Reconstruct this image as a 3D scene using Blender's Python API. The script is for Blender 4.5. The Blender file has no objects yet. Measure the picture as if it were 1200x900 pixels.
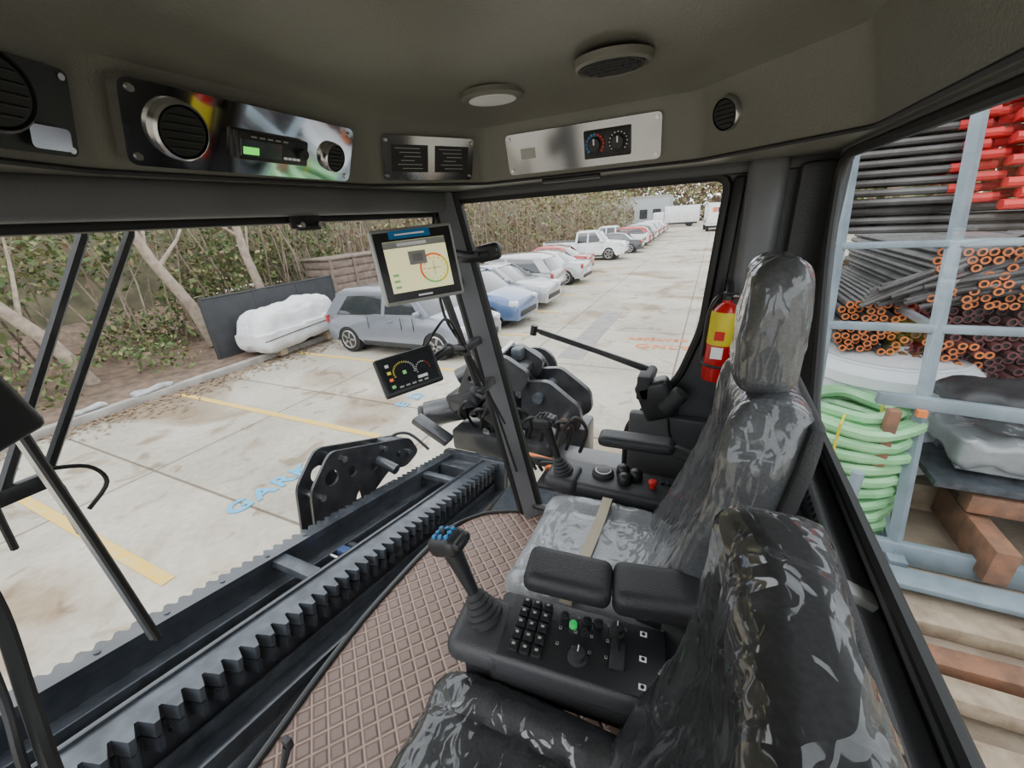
import bpy,bmesh,math,random
import numpy as np
from mathutils import Vector as V, Matrix, noise, geometry
random.seed(7); rng=np.random.default_rng(7)
R=math.radians
# ---------------------------------------------------------------- materials
def mat(name,col,rough=.5,metal=0.,coat=0.,bump=0.,bscale=60.,col2=None,vscale=4.,emit=0.,coatr=.08,spec=.5,vdetail=6,contrast=(.35,.65),alpha=1):
    m=bpy.data.materials.new(name); m.use_nodes=True
    nt=m.node_tree; p=nt.nodes['Principled BSDF']
    p.inputs['Base Color'].default_value=(*col,1); p.inputs['Roughness'].default_value=rough
    p.inputs['Metallic'].default_value=metal; p.inputs['Coat Weight'].default_value=coat
    p.inputs['Coat Roughness'].default_value=coatr; p.inputs['Specular IOR Level'].default_value=spec
    tc=nt.nodes.new('ShaderNodeTexCoord')
    n=nt.nodes.new('ShaderNodeTexNoise'); n.inputs['Scale'].default_value=vscale; n.inputs['Detail'].default_value=vdetail
    nt.links.new(tc.outputs['Object'],n.inputs['Vector'])
    if col2 is None: col2=tuple(c*.8 for c in col)
    r=nt.nodes.new('ShaderNodeValToRGB'); r.color_ramp.elements[0].position=contrast[0]; r.color_ramp.elements[1].position=contrast[1]
    r.color_ramp.elements[0].color=(*col2,1); r.color_ramp.elements[1].color=(*col,1)
    nt.links.new(n.outputs['Fac'],r.inputs['Fac']); nt.links.new(r.outputs['Color'],p.inputs['Base Color'])
    if emit>0:
        nt.links.new(r.outputs['Color'],p.inputs['Emission Color']); p.inputs['Emission Strength'].default_value=emit
    if bump>0:
        n2=nt.nodes.new('ShaderNodeTexNoise'); n2.inputs['Scale'].default_value=bscale; n2.inputs['Detail'].default_value=3
        nt.links.new(tc.outputs['Object'],n2.inputs['Vector'])
        b=nt.nodes.new('ShaderNodeBump'); b.inputs['Strength'].default_value=bump; b.inputs['Distance'].default_value=.01
        nt.links.new(n2.outputs['Fac'],b.inputs['Height']); nt.links.new(b.outputs['Normal'],p.inputs['Normal'])
    return m
def glassmat(name,tint=(1,1,1),base=.03,edge=.25):
    m=bpy.data.materials.new(name); m.use_nodes=True; nt=m.node_tree; nt.nodes.clear()
    o=nt.nodes.new('ShaderNodeOutputMaterial'); mx=nt.nodes.new('ShaderNodeMixShader')
    t=nt.nodes.new('ShaderNodeBsdfTransparent'); t.inputs[0].default_value=(*tint,1)
    g=nt.nodes.new('ShaderNodeBsdfGlossy'); g.inputs['Roughness'].default_value=.01
    f=nt.nodes.new('ShaderNodeLayerWeight'); f.inputs[0].default_value=.5
    pw=nt.nodes.new('ShaderNodeMath'); pw.operation='POWER'; pw.inputs[1].default_value=4.
    mu=nt.nodes.new('ShaderNodeMath'); mu.operation='MULTIPLY_ADD'; mu.inputs[1].default_value=edge; mu.inputs[2].default_value=base
    nt.links.new(f.outputs['Facing'],pw.inputs[0]); nt.links.new(pw.outputs[0],mu.inputs[0]); nt.links.new(mu.outputs[0],mx.inputs[0])
    nt.links.new(t.outputs[0],mx.inputs[1]); nt.links.new(g.outputs[0],mx.inputs[2]); nt.links.new(mx.outputs[0],o.inputs[0])
    return m
def wrapmat(name,col,col2,bs=.4,scale=5.,stretch=(2.2,2.2,.6)):
    """upholstery under crinkled clear plastic film"""
    m=bpy.data.materials.new(name); m.use_nodes=True; nt=m.node_tree; p=nt.nodes['Principled BSDF']; N=nt.nodes.new; L=nt.links.new
    tc=N('ShaderNodeTexCoord'); mp=N('ShaderNodeMapping'); mp.inputs['Scale'].default_value=stretch; mp.inputs['Rotation'].default_value=(.25,.2,.3)
    L(tc.outputs['Object'],mp.inputs[0])
    def ridge(sc,dist,wid,det):
        n=N('ShaderNodeTexNoise'); n.inputs['Scale'].default_value=sc; n.inputs['Detail'].default_value=det; n.inputs['Distortion'].default_value=dist; L(mp.outputs[0],n.inputs['Vector'])
        s=N('ShaderNodeMath'); s.operation='SUBTRACT'; s.inputs[1].default_value=.5; L(n.outputs['Fac'],s.inputs[0])
        a=N('ShaderNodeMath'); a.operation='ABSOLUTE'; L(s.outputs[0],a.inputs[0])
        mr=N('ShaderNodeMapRange'); mr.inputs[1].default_value=0; mr.inputs[2].default_value=wid; mr.inputs[3].default_value=1; mr.inputs[4].default_value=0; L(a.outputs[0],mr.inputs[0])
        return mr
    r1=ridge(scale,.5,.07,2); r2=ridge(scale*2.6,.4,.08,1)
    ad=N('ShaderNodeMath'); ad.operation='MULTIPLY_ADD'; ad.inputs[1].default_value=.2; L(r2.outputs[0],ad.inputs[0]); L(r1.outputs[0],ad.inputs[2])
    b=N('ShaderNodeBump'); b.inputs['Strength'].default_value=bs; b.inputs['Distance'].default_value=.012; L(ad.outputs[0],b.inputs['Height'])
    L(b.outputs['Normal'],p.inputs['Coat Normal']); 
    p.inputs['Coat Weight'].default_value=1; p.inputs['Coat Roughness'].default_value=.07; p.inputs['Coat IOR'].default_value=1.6
    n2=N('ShaderNodeTexNoise'); n2.inputs['Scale'].default_value=180; n2.inputs['Detail'].default_value=2; L(tc.outputs['Object'],n2.inputs['Vector'])
    r=N('ShaderNodeValToRGB'); r.color_ramp.elements[0].position=.3; r.color_ramp.elements[1].position=.7
    r.color_ramp.elements[0].color=(*col,1); r.color_ramp.elements[1].color=(*col2,1); L(n2.outputs['Fac'],r.inputs[0]); L(r.outputs[0],p.inputs['Base Color'])
    p.inputs['Roughness'].default_value=.5
    return m
def quiltmat():
    m=bpy.data.materials.new('quilted_mat'); m.use_nodes=True; nt=m.node_tree; p=nt.nodes['Principled BSDF']; N=nt.nodes.new; L=nt.links.new
    tc=N('ShaderNodeTexCoord'); mp=N('ShaderNodeMapping'); mp.inputs['Rotation'].default_value=(0,0,R(40))
    L(tc.outputs['Object'],mp.inputs[0]); sp=N('ShaderNodeSeparateXYZ'); L(mp.outputs[0],sp.inputs[0])
    outs=[]
    for ax in (0,1):
        mu=N('ShaderNodeMath'); mu.operation='MULTIPLY'; mu.inputs[1].default_value=1/.050; L(sp.outputs[ax],mu.inputs[0])
        fr=N('ShaderNodeMath'); fr.operation='PINGPONG'; fr.inputs[1].default_value=.5; L(mu.outputs[0],fr.inputs[0]); outs.append(fr)
    mn=N('ShaderNodeMath'); mn.operation='MINIMUM'; L(outs[0].outputs[0],mn.inputs[0]); L(outs[1].outputs[0],mn.inputs[1])
    mr=N('ShaderNodeMapRange'); mr.inputs[2].default_value=.22; mr.interpolation_type='SMOOTHSTEP'; L(mn.outputs[0],mr.inputs[0])
    r=N('ShaderNodeValToRGB'); r.color_ramp.elements[0].color=(.33,.235,.185,1); r.color_ramp.elements[1].color=(.165,.108,.088,1); r.color_ramp.elements[1].position=.4
    L(mr.outputs[0],r.inputs[0]); L(r.outputs[0],p.inputs['Base Color']); p.inputs['Roughness'].default_value=.45
    b=N('ShaderNodeBump'); b.inputs['Strength'].default_value=.9; b.inputs['Distance'].default_value=.008; L(mr.outputs[0],b.inputs['Height']); L(b.outputs[0],p.inputs['Normal'])
    return m
def groundmat():
    m=bpy.data.materials.new('concrete_slabs'); m.use_nodes=True; nt=m.node_tree; p=nt.nodes['Principled BSDF']; N=nt.nodes.new; L=nt.links.new
    tc=N('ShaderNodeTexCoord')
    def noi(s,d=6,dist=0):
        n=N('ShaderNodeTexNoise'); n.inputs['Scale'].default_value=s; n.inputs['Detail'].default_value=d; n.inputs['Distortion'].default_value=dist; L(tc.outputs['Object'],n.inputs['Vector']); return n
    def ramp(src,p0,p1,c0,c1):
        r=N('ShaderNodeValToRGB'); r.color_ramp.elements[0].position=p0; r.color_ramp.elements[1].position=p1
        r.color_ramp.elements[0].color=(*c0,1); r.color_ramp.elements[1].color=(*c1,1); L(src,r.inputs[0]); return r
    def mul(a,b,f=1):
        x=N('ShaderNodeMix'); x.data_type='RGBA'; x.blend_type='MULTIPLY'; x.inputs[0].default_value=f; L(a,x.inputs[6]); L(b,x.inputs[7]); return x.outputs[2]
    base=ramp(noi(.6,8).outputs[0],.35,.65,(.43,.39,.315),(.61,.56,.465))
    fine=ramp(noi(14,8).outputs[0],.3,.7,(.80,.79,.78),(1,1,1))
    stain=ramp(noi(.35,3,.8).outputs[0],.34,.46,(.60,.50,.40),(1,1,1))
    spots=ramp(noi(1.7,5,1.2).outputs[0],.32,.42,(.64,.57,.49),(1,1,1))
    br=N('ShaderNodeTexBrick'); br.offset=0; br.inputs['Scale'].default_value=1; br.inputs['Brick Width'].default_value=3.1; br.inputs['Row Height'].default_value=2.8
    br.inputs['Mortar Size'].default_value=.018; br.inputs['Color1'].default_value=(1,1,1,1); br.inputs['Color2'].default_value=(.88,.88,.88,1); br.inputs['Mortar'].default_value=(.38,.34,.3,1)
    mp=N('ShaderNodeMapping'); mp.inputs['Location'].default_value=(.4,.75,0); L(tc.outputs['Object'],mp.inputs[0]); L(mp.outputs[0],br.inputs['Vector'])
    c=mul(base.outputs[0],fine.outputs[0]); c=mul(c,stain.outputs[0]); c=mul(c,spots.outputs[0]); c=mul(c,br.outputs[0]); L(c,p.inputs['Base Color'])
    p.inputs['Roughness'].default_value=.8
    return m

HEAD=mat('headliner',(.215,.212,.178),.36,bump=.2,bscale=220,col2=(.18,.178,.15),vscale=3)
FRAME=mat('cab_frame_grey',(.165,.167,.175),.40,bump=.12,bscale=200)
FRAMED=mat('cab_frame_dark',(.085,.087,.090),.42,bump=.15,bscale=180)
RUB=mat('rubber_seal',(.016,.016,.016),.5)
BLK=mat('black_plastic',(.022,.022,.024),.36,bump=.1,bscale=300)
BLKM=mat('black_matte',(.032,.032,.034),.6,bump=.25,bscale=300)
CONS=mat('console_plastic',(.050,.051,.055),.42,bump=.2,bscale=300)
VINYL=mat('black_vinyl',(.028,.028,.031),.40,bump=.25,bscale=350)
CHROME=mat('polished_plate',(.66,.66,.66),.05,metal=1,col2=(.62,.62,.62))
CHROMED=mat('dull_polished_plate',(.38,.38,.385),.12,metal=1,col2=(.32,.32,.325),vscale=5)
SILV=mat('silver_plastic',(.5,.5,.47),.4,metal=.2)
ALU=mat('brushed_aluminium',(.65,.65,.65),.25,metal=1)
PAINTB=mat('rail_black_paint',(.032,.037,.045),.25,coat=.4,col2=(.055,.062,.072),vscale=9,bump=.06,bscale=40)
PAINTG=mat('rail_grey_steel',(.105,.12,.14),.32,metal=.3,col2=(.055,.062,.072),vscale=14)
PAINTK=mat('vise_black_paint',(.020,.022,.026),.33,coat=.3,col2=(.045,.045,.047),vscale=9)
WRAP=wrapmat('wrapped_grey_seat',(.055,.057,.061),(.095,.098,.104),.34,4.8)
WRAPD=wrapmat('wrapped_black_seat',(.013,.014,.016),(.028,.029,.032),.42,4.6,(2.,1.6,.7))
WRAPL=wrapmat('wrapped_grey_cushion',(.24,.25,.265),(.34,.35,.37),.3,5.,(1.5,.9,1))
RED=mat('extinguisher_red',(.62,.012,.012),.3,coat=.6)
YEL=mat('label_yellow',(.85,.68,.03),.45)
ORG=mat('orange_cap',(.80,.22,.06),.5)
REDC=mat('red_thread_cap',(.78,.05,.05),.5)
MAR=mat('maroon_pipe',(.20,.06,.06),.6,col2=(.10,.035,.035))
DPIPE=mat('drill_rod_steel',(.15,.14,.14),.45,metal=.3,col2=(.07,.062,.06))
RACK=mat('rack_steel_paint',(.26,.32,.37),.5,col2=(.18,.225,.26))
RUST=mat('rusty_steel',(.30,.14,.08),.8,col2=(.17,.09,.06),vscale=8,bump=.4)
WOOD=mat('weathered_timber',(.42,.33,.235),.85,col2=(.26,.19,.13),vscale=7,bump=.5)
GREEN=mat('green_hose',(.20,.50,.22),.3,coat=.5,col2=(.32,.62,.32))
WHITE=mat('white_poly',(.78,.80,.83),.45,col2=(.66,.70,.75),vscale=3,bump=.1,bscale=6)
TARP=mat('white_tarp',(.80,.80,.80),.55,col2=(.66,.67,.69),vscale=3,bump=.6,bscale=7)
SNOW=mat('dirty_snow',(.50,.51,.52),.8,col2=(.32,.32,.32))
YLINE=mat('yellow_line_paint',(.78,.50,.05),.8,col2=(.66,.50,.22),vscale=14)
BLUEP=mat('blue_lettering',(.06,.38,.66),.8,col2=(.16,.42,.60),vscale=10)
ORP=mat('orange_lettering',(.75,.26,.10),.8)
PATCH=mat('asphalt_patch',(.24,.235,.225),.9,col2=(.33,.31,.29),vscale=6)
TYRE=mat('tyre',(.016,.016,.016),.8); CARG=mat('car_glass',(.03,.036,.042),.06,coat=1); RIM=mat('alloy_wheel',(.45,.46,.47),.3,metal=.8)
HLAMP=mat('headlamp',(.75,.78,.8),.1,coat=1); TLAMP=mat('tail_lamp',(.4,.02,.02),.2,coat=1)
SCR_Y=mat('screen_cream',(.84,.80,.42),.25,emit=.8,col2=(.80,.77,.42)); SCR_D=mat('screen_dark',(.02,.024,.03),.15,coat=1)
W_=mat('white_mark',(.8,.8,.8),.5,emit=.2); GLED=mat('green_lcd',(.15,.9,.1),.4,emit=1.2); BLUEB=mat('blue_button',(.03,.25,.6),.35)
GRNB=mat('green_button',(.02,.6,.12),.35,emit=.3); REDB=mat('red_button',(.7,.03,.02),.35); YELG=mat('gauge_yellow',(.75,.6,.05),.4,emit=.5); ORGD=mat('gauge_orange',(.9,.16,.05),.4,emit=.6); GRGD=mat('gauge_green',(.25,.6,.2),.4,emit=.5)
BAR=mat('bark',(.28,.21,.16),.9,col2=(.16,.12,.09),vscale=8,bump=.5); BARL=mat('pale_bark',(.44,.36,.28),.9,col2=(.29,.23,.18),vscale=8)
LF1=mat('leaf_olive',(.17,.20,.07),.7); LF2=mat('leaf_green',(.09,.15,.045),.6); LF3=mat('leaf_brown',(.28,.19,.12),.8); LF4=mat('leaf_yellowish',(.34,.32,.15),.8)
SOIL=mat('verge_soil',(.24,.16,.115),.95,col2=(.12,.088,.065),vscale=5,bump=.8,bscale=20)
BANK=mat('wooded_bank',(.17,.15,.09),.95,col2=(.08,.075,.045),vscale=2,bump=1,bscale=5)
KERB=mat('kerb_concrete',(.42,.40,.36),.9,col2=(.28,.26,.24),vscale=3)
FENCE=mat('fence_fabric',(.05,.052,.057),.8,bump=.4,bscale=30)
TAPE=mat('masking_tape',(.66,.58,.42),.6); LENS=mat('lamp_lens',(.74,.74,.71),.5,emit=.10)
FILM=mat('grey_film',(.28,.30,.31),.2,coat=1,bump=.8,bscale=12)
BLD=mat('far_building',(.42,.44,.45),.8); SHED=mat('timber_boarding',(.27,.20,.165),.9,col2=(.17,.13,.105),vscale=5)
GLASS=glassmat('window_glass',(.975,.985,.98),.012,.10); GLASSB=glassmat('rear_window_glass',(.95,.98,.97),.045,.5)
# ---------------------------------------------------------------- mesh builder
def frame(O,U,W):
    U=V(U).normalized(); W=V(W); W=(W-U*W.dot(U)).normalized(); N=U.cross(W)
    return Matrix(((U.x,W.x,N.x,O[0]),(U.y,W.y,N.y,O[1]),(U.z,W.z,N.z,O[2]),(0,0,0,1)))
def catmull(pts,n=6,closed=False):
    P=[V(p) for p in pts]; out=[]; m=len(P)
    rngs=range(m) if closed else range(m-1)
    for i in rngs:
        if closed: a,b,c,d=P[i-1],P[i],P[(i+1)%m],P[(i+2)%m]
        else: a,b,c,d=P[max(i-1,0)],P[i],P[i+1],P[min(i+2,m-1)]
        for k in range(n):
            t=k/n; out.append(.5*((2*b)+(c-a)*t+(2*a-5*b+4*c-d)*t*t+(3*b-a-3*c+d)*t**3))
    if not closed: out.append(P[-1])
    return out
class MB:
    def __init__(s,name): s.name=name; s.bm=bmesh.new(); s.mats=[]; s.M=Matrix.Identity(4)
    def idx(s,m):
        if m not in s.mats: s.mats.append(m)
        return s.mats.index(m)
    def merge(s,t,m,M=None,recalc=True):
        if recalc: bmesh.ops.recalc_face_normals(t,faces=t.faces)
        i=s.idx(m)
        for f in t.faces: f.material_index=i
        MM=s.M@M if M is not None else s.M
        bmesh.ops.transform(t,matrix=MM,verts=t.verts)
        me=bpy.data.meshes.new('tmp'); t.to_mesh(me); t.free(); s.bm.from_mesh(me); bpy.data.meshes.remove(me)
    def raw(s,vs,fs,m,M=None,recalc=True):
        t=bmesh.new(); bv=[t.verts.new(v) for v in vs]
        for f in fs:
            try: t.faces.new([bv[i] for i in f])
            except ValueError: pass
        s.merge(t,m,M,recalc)
    def box(s,c,size,m,rot=(0,0,0),bev=0.,seg=2,M=None,taper=None):
        t=bmesh.new(); bmesh.ops.create_cube(t,size=1)
        for v in t.verts:
            v.co=V((v.co.x*size[0],v.co.y*size[1],v.co.z*size[2]))
            if taper and v.co.z>0: v.co.x*=taper[0]; v.co.y*=taper[1]
        if bev>0: bmesh.ops.bevel(t,geom=list(t.edges),offset=min(bev,min(size)*.45),segments=seg,affect='EDGES',profile=.5)
        X=Matrix.Translation(V(c))@Matrix.Rotation(rot[2],4,'Z')@Matrix.Rotation(rot[1],4,'Y')@Matrix.Rotation(rot[0],4,'X')
        s.merge(t,m,M@X if M is not None else X)
    def cyl(s,a,b,r,m,r2=None,n=20,bev=0.,M=None):
        a=V(a); b=V(b); d=b-a; L=d.length
        t=bmesh.new(); bmesh.ops.create_cone(t,cap_ends=True,segments=n,radius1=r,radius2=r if r2 is None else r2,depth=L)
        if bev>0:
            es=[e for e in t.edges if abs(e.verts[0].co.z-e.verts[1].co.z)<1e-6]
            bmesh.ops.bevel(t,geom=es,offset=bev,segments=2,affect='EDGES',profile=.5)
        X=Matrix.Translation((a+b)/2)@d.to_track_quat('Z','Y').to_matrix().to_4x4()
        s.merge(t,m,M@X if M is not None else X)
    def lathe(s,prof,m,M,n=24):
        vs=[];fs=[]
        for (r,z) in prof:
            for k in range(n): a=2*math.pi*k/n; vs.append((r*math.cos(a),r*math.sin(a),z))
        for j in range(len(prof)-1):
            for k in range(n): fs.append((j*n+k,j*n+(k+1)%n,(j+1)*n+(k+1)%n,(j+1)*n+k))
        fs.append(tuple(range(n))); fs.append(tuple(range((len(prof)-1)*n,len(prof)*n)))
        s.raw(vs,fs,m,M)
    def tube(s,pts,r,m,n=8,sm=0,closed=False,M=None,flat=1.,up=None):
        P=catmull(pts,sm,closed) if sm else [V(p) for p in pts]
        k=len(P); vs=[];fs=[]; prev=None
        for i,p in enumerate(P):
            if closed: tg=(P[(i+1)%k]-P[i-1])
            else: tg=P[min(i+1,k-1)]-P[max(i-1,0)]
            tg.normalize()
            if up is not None: x=V(up)-tg*V(up).dot(tg)
            elif prev is None:
                u=V((0,0,1)) if abs(tg.z)<.9 else V((1,0,0)); x=u-tg*u.dot(tg)
            else: x=prev-tg*prev.dot(tg)
            x.normalize(); prev=x; y=tg.cross(x)
            rr=r[i] if isinstance(r,(list,tuple)) else r
            for j in range(n):
                a=2*math.pi*(j+.5)/n; vs.append(p+x*(rr*math.cos(a))+y*(rr*flat*math.sin(a)))
        for i in range(k if closed else k-1):
            i2=(i+1)%k
            for j in range(n): fs.append((i*n+j,i*n+(j+1)%n,i2*n+(j+1)%n,i2*n+j))
        if not closed: fs.append(tuple(range(n))); fs.append(tuple(range((k-1)*n,k*n)))
        s.raw(vs,fs,m,M)
    def prism(s,poly,th,m,M,holes=(),bev=0.,fn=None):
        loops=[[V((p[0],p[1],0)) for p in l] for l in [poly]+list(holes)]
        tri=geometry.tessellate_polygon(loops); flat=[p for l in loops for p in l]; n=len(flat)
        t=bmesh.new(); A=[t.verts.new(p) for p in flat]; B=[t.verts.new(p+V((0,0,th))) for p in flat]
        if holes:
            for f in tri:
                try: t.faces.new([A[i] for i in f]); t.faces.new([B[i] for i in reversed(f)])
                except ValueError: pass
        else:
            t.faces.new(A); t.faces.new(list(reversed(B)))
        o=0
        for l in loops:
            k=len(l)
            for i in range(k):
                j=(i+1)%k; t.faces.new((A[o+i],A[o+j],B[o+j],B[o+i]))
            o+=k
        if bev>0 and not holes:
            es=[e for e in t.edges if abs(e.verts[0].co.z-e.verts[1].co.z)<1e-7]
            bmesh.ops.bevel(t,geom=es,offset=bev,segments=3,affect='EDGES',profile=.5,clamp_overlap=True)
        if fn:
            for v in t.verts: v.co=V(fn(v.co))
        s.merge(t,m,M)
    def soft(s,half,r,m,M=None,cuts=22,fn=None):
        t=bmesh.new(); bmesh.ops.create_cube(t,size=2); bmesh.ops.subdivide_edges(t,edges=list(t.edges),cuts=cuts,use_grid_fill=True)
        h=V(half)
        for v in t.verts:
            p=V((v.co.x*h.x,v.co.y*h.y,v.co.z*h.z)); rr=min(r,h.x,h.y,h.z)
            q=V([max(-(h[i]-rr),min(h[i]-rr,p[i])) for i in range(3)]); d=p-q
            if d.length>1e-9: p=q+d.normalized()*rr
            v.co=fn(p) if fn else p
        s.merge(t,m,M)
    def sphere(s,c,r,m,sc=(1,1,1),M=None,n=16):
        t=bmesh.new(); bmesh.ops.create_uvsphere(t,u_segments=n,v_segments=n//2+2,radius=r)
        X=Matrix.Translation(V(c))@Matrix.Diagonal((*sc,1)); s.merge(t,m,M@X if M is not None else X)
    def done(s,ang=38,loc=None,rotz=0):
        me=bpy.data.meshes.new(s.name); s.bm.to_mesh(me); s.bm.free()
        for m in s.mats: me.materials.append(m)
        me.polygons.foreach_set('use_smooth',[True]*len(me.polygons))
        me.set_sharp_from_angle(angle=R(ang))
        o=bpy.data.objects.new(s.name,me); bpy.context.collection.objects.link(o)
        if loc is not None: o.location=loc; o.rotation_euler=(0,0,rotz)
        return o
I4=Matrix.Identity(4)
XZ=lambda y: frame((0,y,0),(1,0,0),(0,0,1))
YZ=lambda x: frame((x,0,0),(0,1,0),(0,0,1))
XY=lambda z: frame((0,0,z),(1,0,0),(0,1,0))
def fillet(L,d,n=4):
    out=[]; k=len(L)
    for i in range(k):
        p=V(L[i][:2]).to_3d() if len(L[i])==2 else V(L[i]); a=V(L[i-1]).to_3d(); b=V(L[(i+1)%k]).to_3d()
        da=min(d,(a-p).length*.45); db=min(d,(b-p).length*.45)
        A=p+(a-p).normalized()*da; B=p+(b-p).normalized()*db
        for j in range(n+1):
            t=j/n; q=A*(1-t)**2+p*2*t*(1-t)+B*t*t; out.append((q.x,q.y))
    return out
def rrect(w,h,r,cx=0,cy=0): return fillet([(cx-w/2,cy-h/2),(cx+w/2,cy-h/2),(cx+w/2,cy+h/2),(cx-w/2,cy+h/2)],r)
def circ(r,cx=0,cy=0,n=20): return [(cx+r*math.cos(2*math.pi*i/n),cy+r*math.sin(2*math.pi*i/n)) for i in range(n)]
FL=-1.5; G=-2.9
# ================================================================= CAB SHELL
b=MB('floor')
fp=[(-1.0,-.3),(-1.06,0.0),(-1.09,.27),(-1.125,.56),(-1.135,.87),(-1.10,1.3),(-1.0,1.48),(-.86,1.57),(-.72,1.62),(.34,1.62),(.34,-.3)]
b.prism(fp,.05,quiltmat(),XY(FL-.05)); b.done()
b=MB('trim_1')
b.tube([(p[0],p[1],FL+.006) for p in fp[:9]],.010,RUB,sm=5,n=8); b.tube([(p[0]-.022,p[1]+.008,FL-.02) for p in fp[:9]],.014,FRAMED,sm=5,n=8); b.done()
b=MB('ceiling')
bot=[(-.98,.40),(-.98,1.06),(-.76,1.42),(-.06,1.42),(.26,1.12),(.26,.12),(.08,-.17),(-.72,-.17)]
top=[(-.93,.41),(-.93,1.02),(-.735,1.385),(-.075,1.385),(.215,1.10),(.215,.14),(.05,-.14),(-.70,-.14)]
cx,cy=-.36,.63
def sc(L,k): return [((x-cx)*k+cx,(y-cy)*k+cy) for x,y in L]
LL=[(fillet(bot,.025),.118),(fillet(bot,.025),.125),(fillet(top,.025),.270),(fillet(sc(top,.99),.03),.284),(fillet(sc(top,.96),.04),.298),(fillet(sc(top,.91),.06),.310),(fillet(sc(top,.80),.08),.321),(fillet(sc(top,.6),.08),.33),(fillet(sc(top,.3),.04),.334)]
vs=[];fs=[];n=len(LL[0][0])
for L,z in LL: vs+=[(x,y,z) for x,y in L]
for j in range(len(LL)-1):
    for k in range(n): fs.append((j*n+k,j*n+(k+1)%n,(j+1)*n+(k+1)%n,(j+1)*n+k))
fs.append(tuple(range((len(LL)-1)*n,len(LL)*n)))
b.raw(vs,fs,HEAD)
b.prism([(-1.12,-.34),(.36,-.34),(.36,1.66),(-1.12,1.66)],.02,HEAD,XY(.118),holes=[fillet(bot,.025)])
b.prism([(-1.2,-.36),(.4,-.36),(.4,1.7),(-1.2,1.7)],.04,FRAME,XY(.37))
b.done(26)
b=MB('trim_2'); 
b.tube([(x,y,.121) for x,y in fillet(bot,.025)],.005,BLKM,n=6,closed=True); b.done()
b=MB('trim_3')
b.box((-1.06,.62,.082),(.085,1.95,.078),FRAME,bev=.022,seg=3); b.box((-1.085,.62,.035),(.05,1.9,.02),RUB,bev=.006)
b.box((-.36,1.61,.105),(1.4,.06,.04),FRAMED,bev=.012)
b.box((-.45,1.44,.112),(.2,.02,.016),BLK,bev=.006)
b.done()
b=MB('trim_4')
A=V((-.735,1.6,FL)); B=V((-1.045,1.56,.11))
b.tube([A,B],.052,FRAME,n=4,flat=.75,up=(.8,.6,0)); 
b.tube([A+V((.045,.03,0)),B+V((.045,.03,0))],.022,RUB,n=6); b.tube([A+V((-.05,.0,0)),B+V((-.05,.0,0))],.024,RUB,n=6)
b.done()
topl=[(-1.085,-.3),(-1.085,0),(-1.085,.3),(-1.085,.6),(-1.085,.9),(-1.085,1.2),(-1.085,1.4),(-1.08,1.5),(-1.06,1.55)]
botl=[(-1.0,-.3),(-1.06,0.0),(-1.09,.27),(-1.125,.56),(-1.135,.87),(-1.10,1.3),(-1.0,1.48),(-.86,1.57),(-.76,1.61)]
b=MB('window_1'); tp=catmull([(x,y,.04) for x,y in topl],4); bp=catmull([(x-.02,y,FL) for x,y in botl],4); n=len(tp)
b.raw(tp+bp,[(i,i+1,n+i+1,n+i) for i in range(n-1)],GLASS); b.done()
fw=fillet([(-1.03,.085),(.03,.085),(.0,-.42),(-.06,-.62),(-.25,-.87),(-.25,-1.44),(-.74,-1.44)],.05)
b=MB('wall_far')
b.prism([(.03,.13),(.34,.13),(.34,FL),(-.25,FL),(-.25,-.87),(-.06,-.62),(.0,-.42)],.04,FRAMED,XZ(1.64))
b.box((-.5,1.62,-1.47),(.55,.04,.06),FRAMED,bev=.01)
b.box((.13,1.575,-.3),(.11,.07,.86),FRAME,bev=.03,seg=3)
b.box((.045,1.59,-.18),(.035,.04,.52),RUB,rot=(0,R(3),0),bev=.012)
b.box((.26,1.58,-.65),(.10,.06,1.5),FRAMED,bev=.02)
b.box((-.03,1.585,-.95),(.42,.05,.34),FRAMED,bev=.02)
b.tube([(x,1.60,z) for x,z in fw],.016,RUB,n=8,closed=True)
b.done()
b=MB('window_2'); b.raw([(x,1.625,z) for x,z in fw],[tuple(range(len(fw)))],GLASS); b.done()
def bwp(e): return fillet([(-.12-e,.100+e),(1.485+e,.100+e),(1.43+e,-.12),(1.175+e,-.530-e),(-.12-e,-.530-e)],.09+e*.5,6)
b=MB('wall_right')
b.prism([(-.32,.14),(1.64,.14),(1.64,FL),(-.32,FL)],.012,FRAMED,YZ(.30),holes=[bwp(.03)])
b.prism(bwp(.035),.014,FRAME,YZ(.286),holes=[bwp(.006)])
b.box((.266,.58,-.605),(.055,1.5,.05),FRAME,rot=(0,R(20),0),bev=.012,seg=3)
for k in range(75): b.box((.250,-.12+.02*k,-.588),(.014,.012,.012),BLKM,rot=(0,R(20),0),bev=.002)
b.box((.285,.58,-.68),(.03,1.6,.08),FRAMED,bev=.008)
b.tube([(.288,y,z) for y,z in bwp(.0)],.012,RUB,n=8,closed=True)
b.box((.262,.62,-.578),(.045,.03,.03),SILV,rot=(0,R(20),0),bev=.004)
b.done()
b=MB('window_3'); b.raw([(.302,y,z) for y,z in bwp(.02)],[tuple(range(len(bwp(0))))],GLASSB); b.done()
nw=fillet([(-.95,.09),(.25,.09),(.25,-1.35),(-.92,-1.35)],.07)  # unseen near-side window, opening made tall to let more daylight into the cab
b=MB('wall_near'); b.prism([(-1.08,.13),(.34,.13),(.34,FL),(-1.02,FL)],.04,FRAMED,XZ(-.28),holes=[nw]); b.tube([(x,-.285,z) for x,z in nw],.016,RUB,closed=True); b.done()
b=MB('window_4'); b.raw([(x,-.30,z) for x,z in nw],[tuple(range(len(nw)))],GLASS); b.done()
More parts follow.
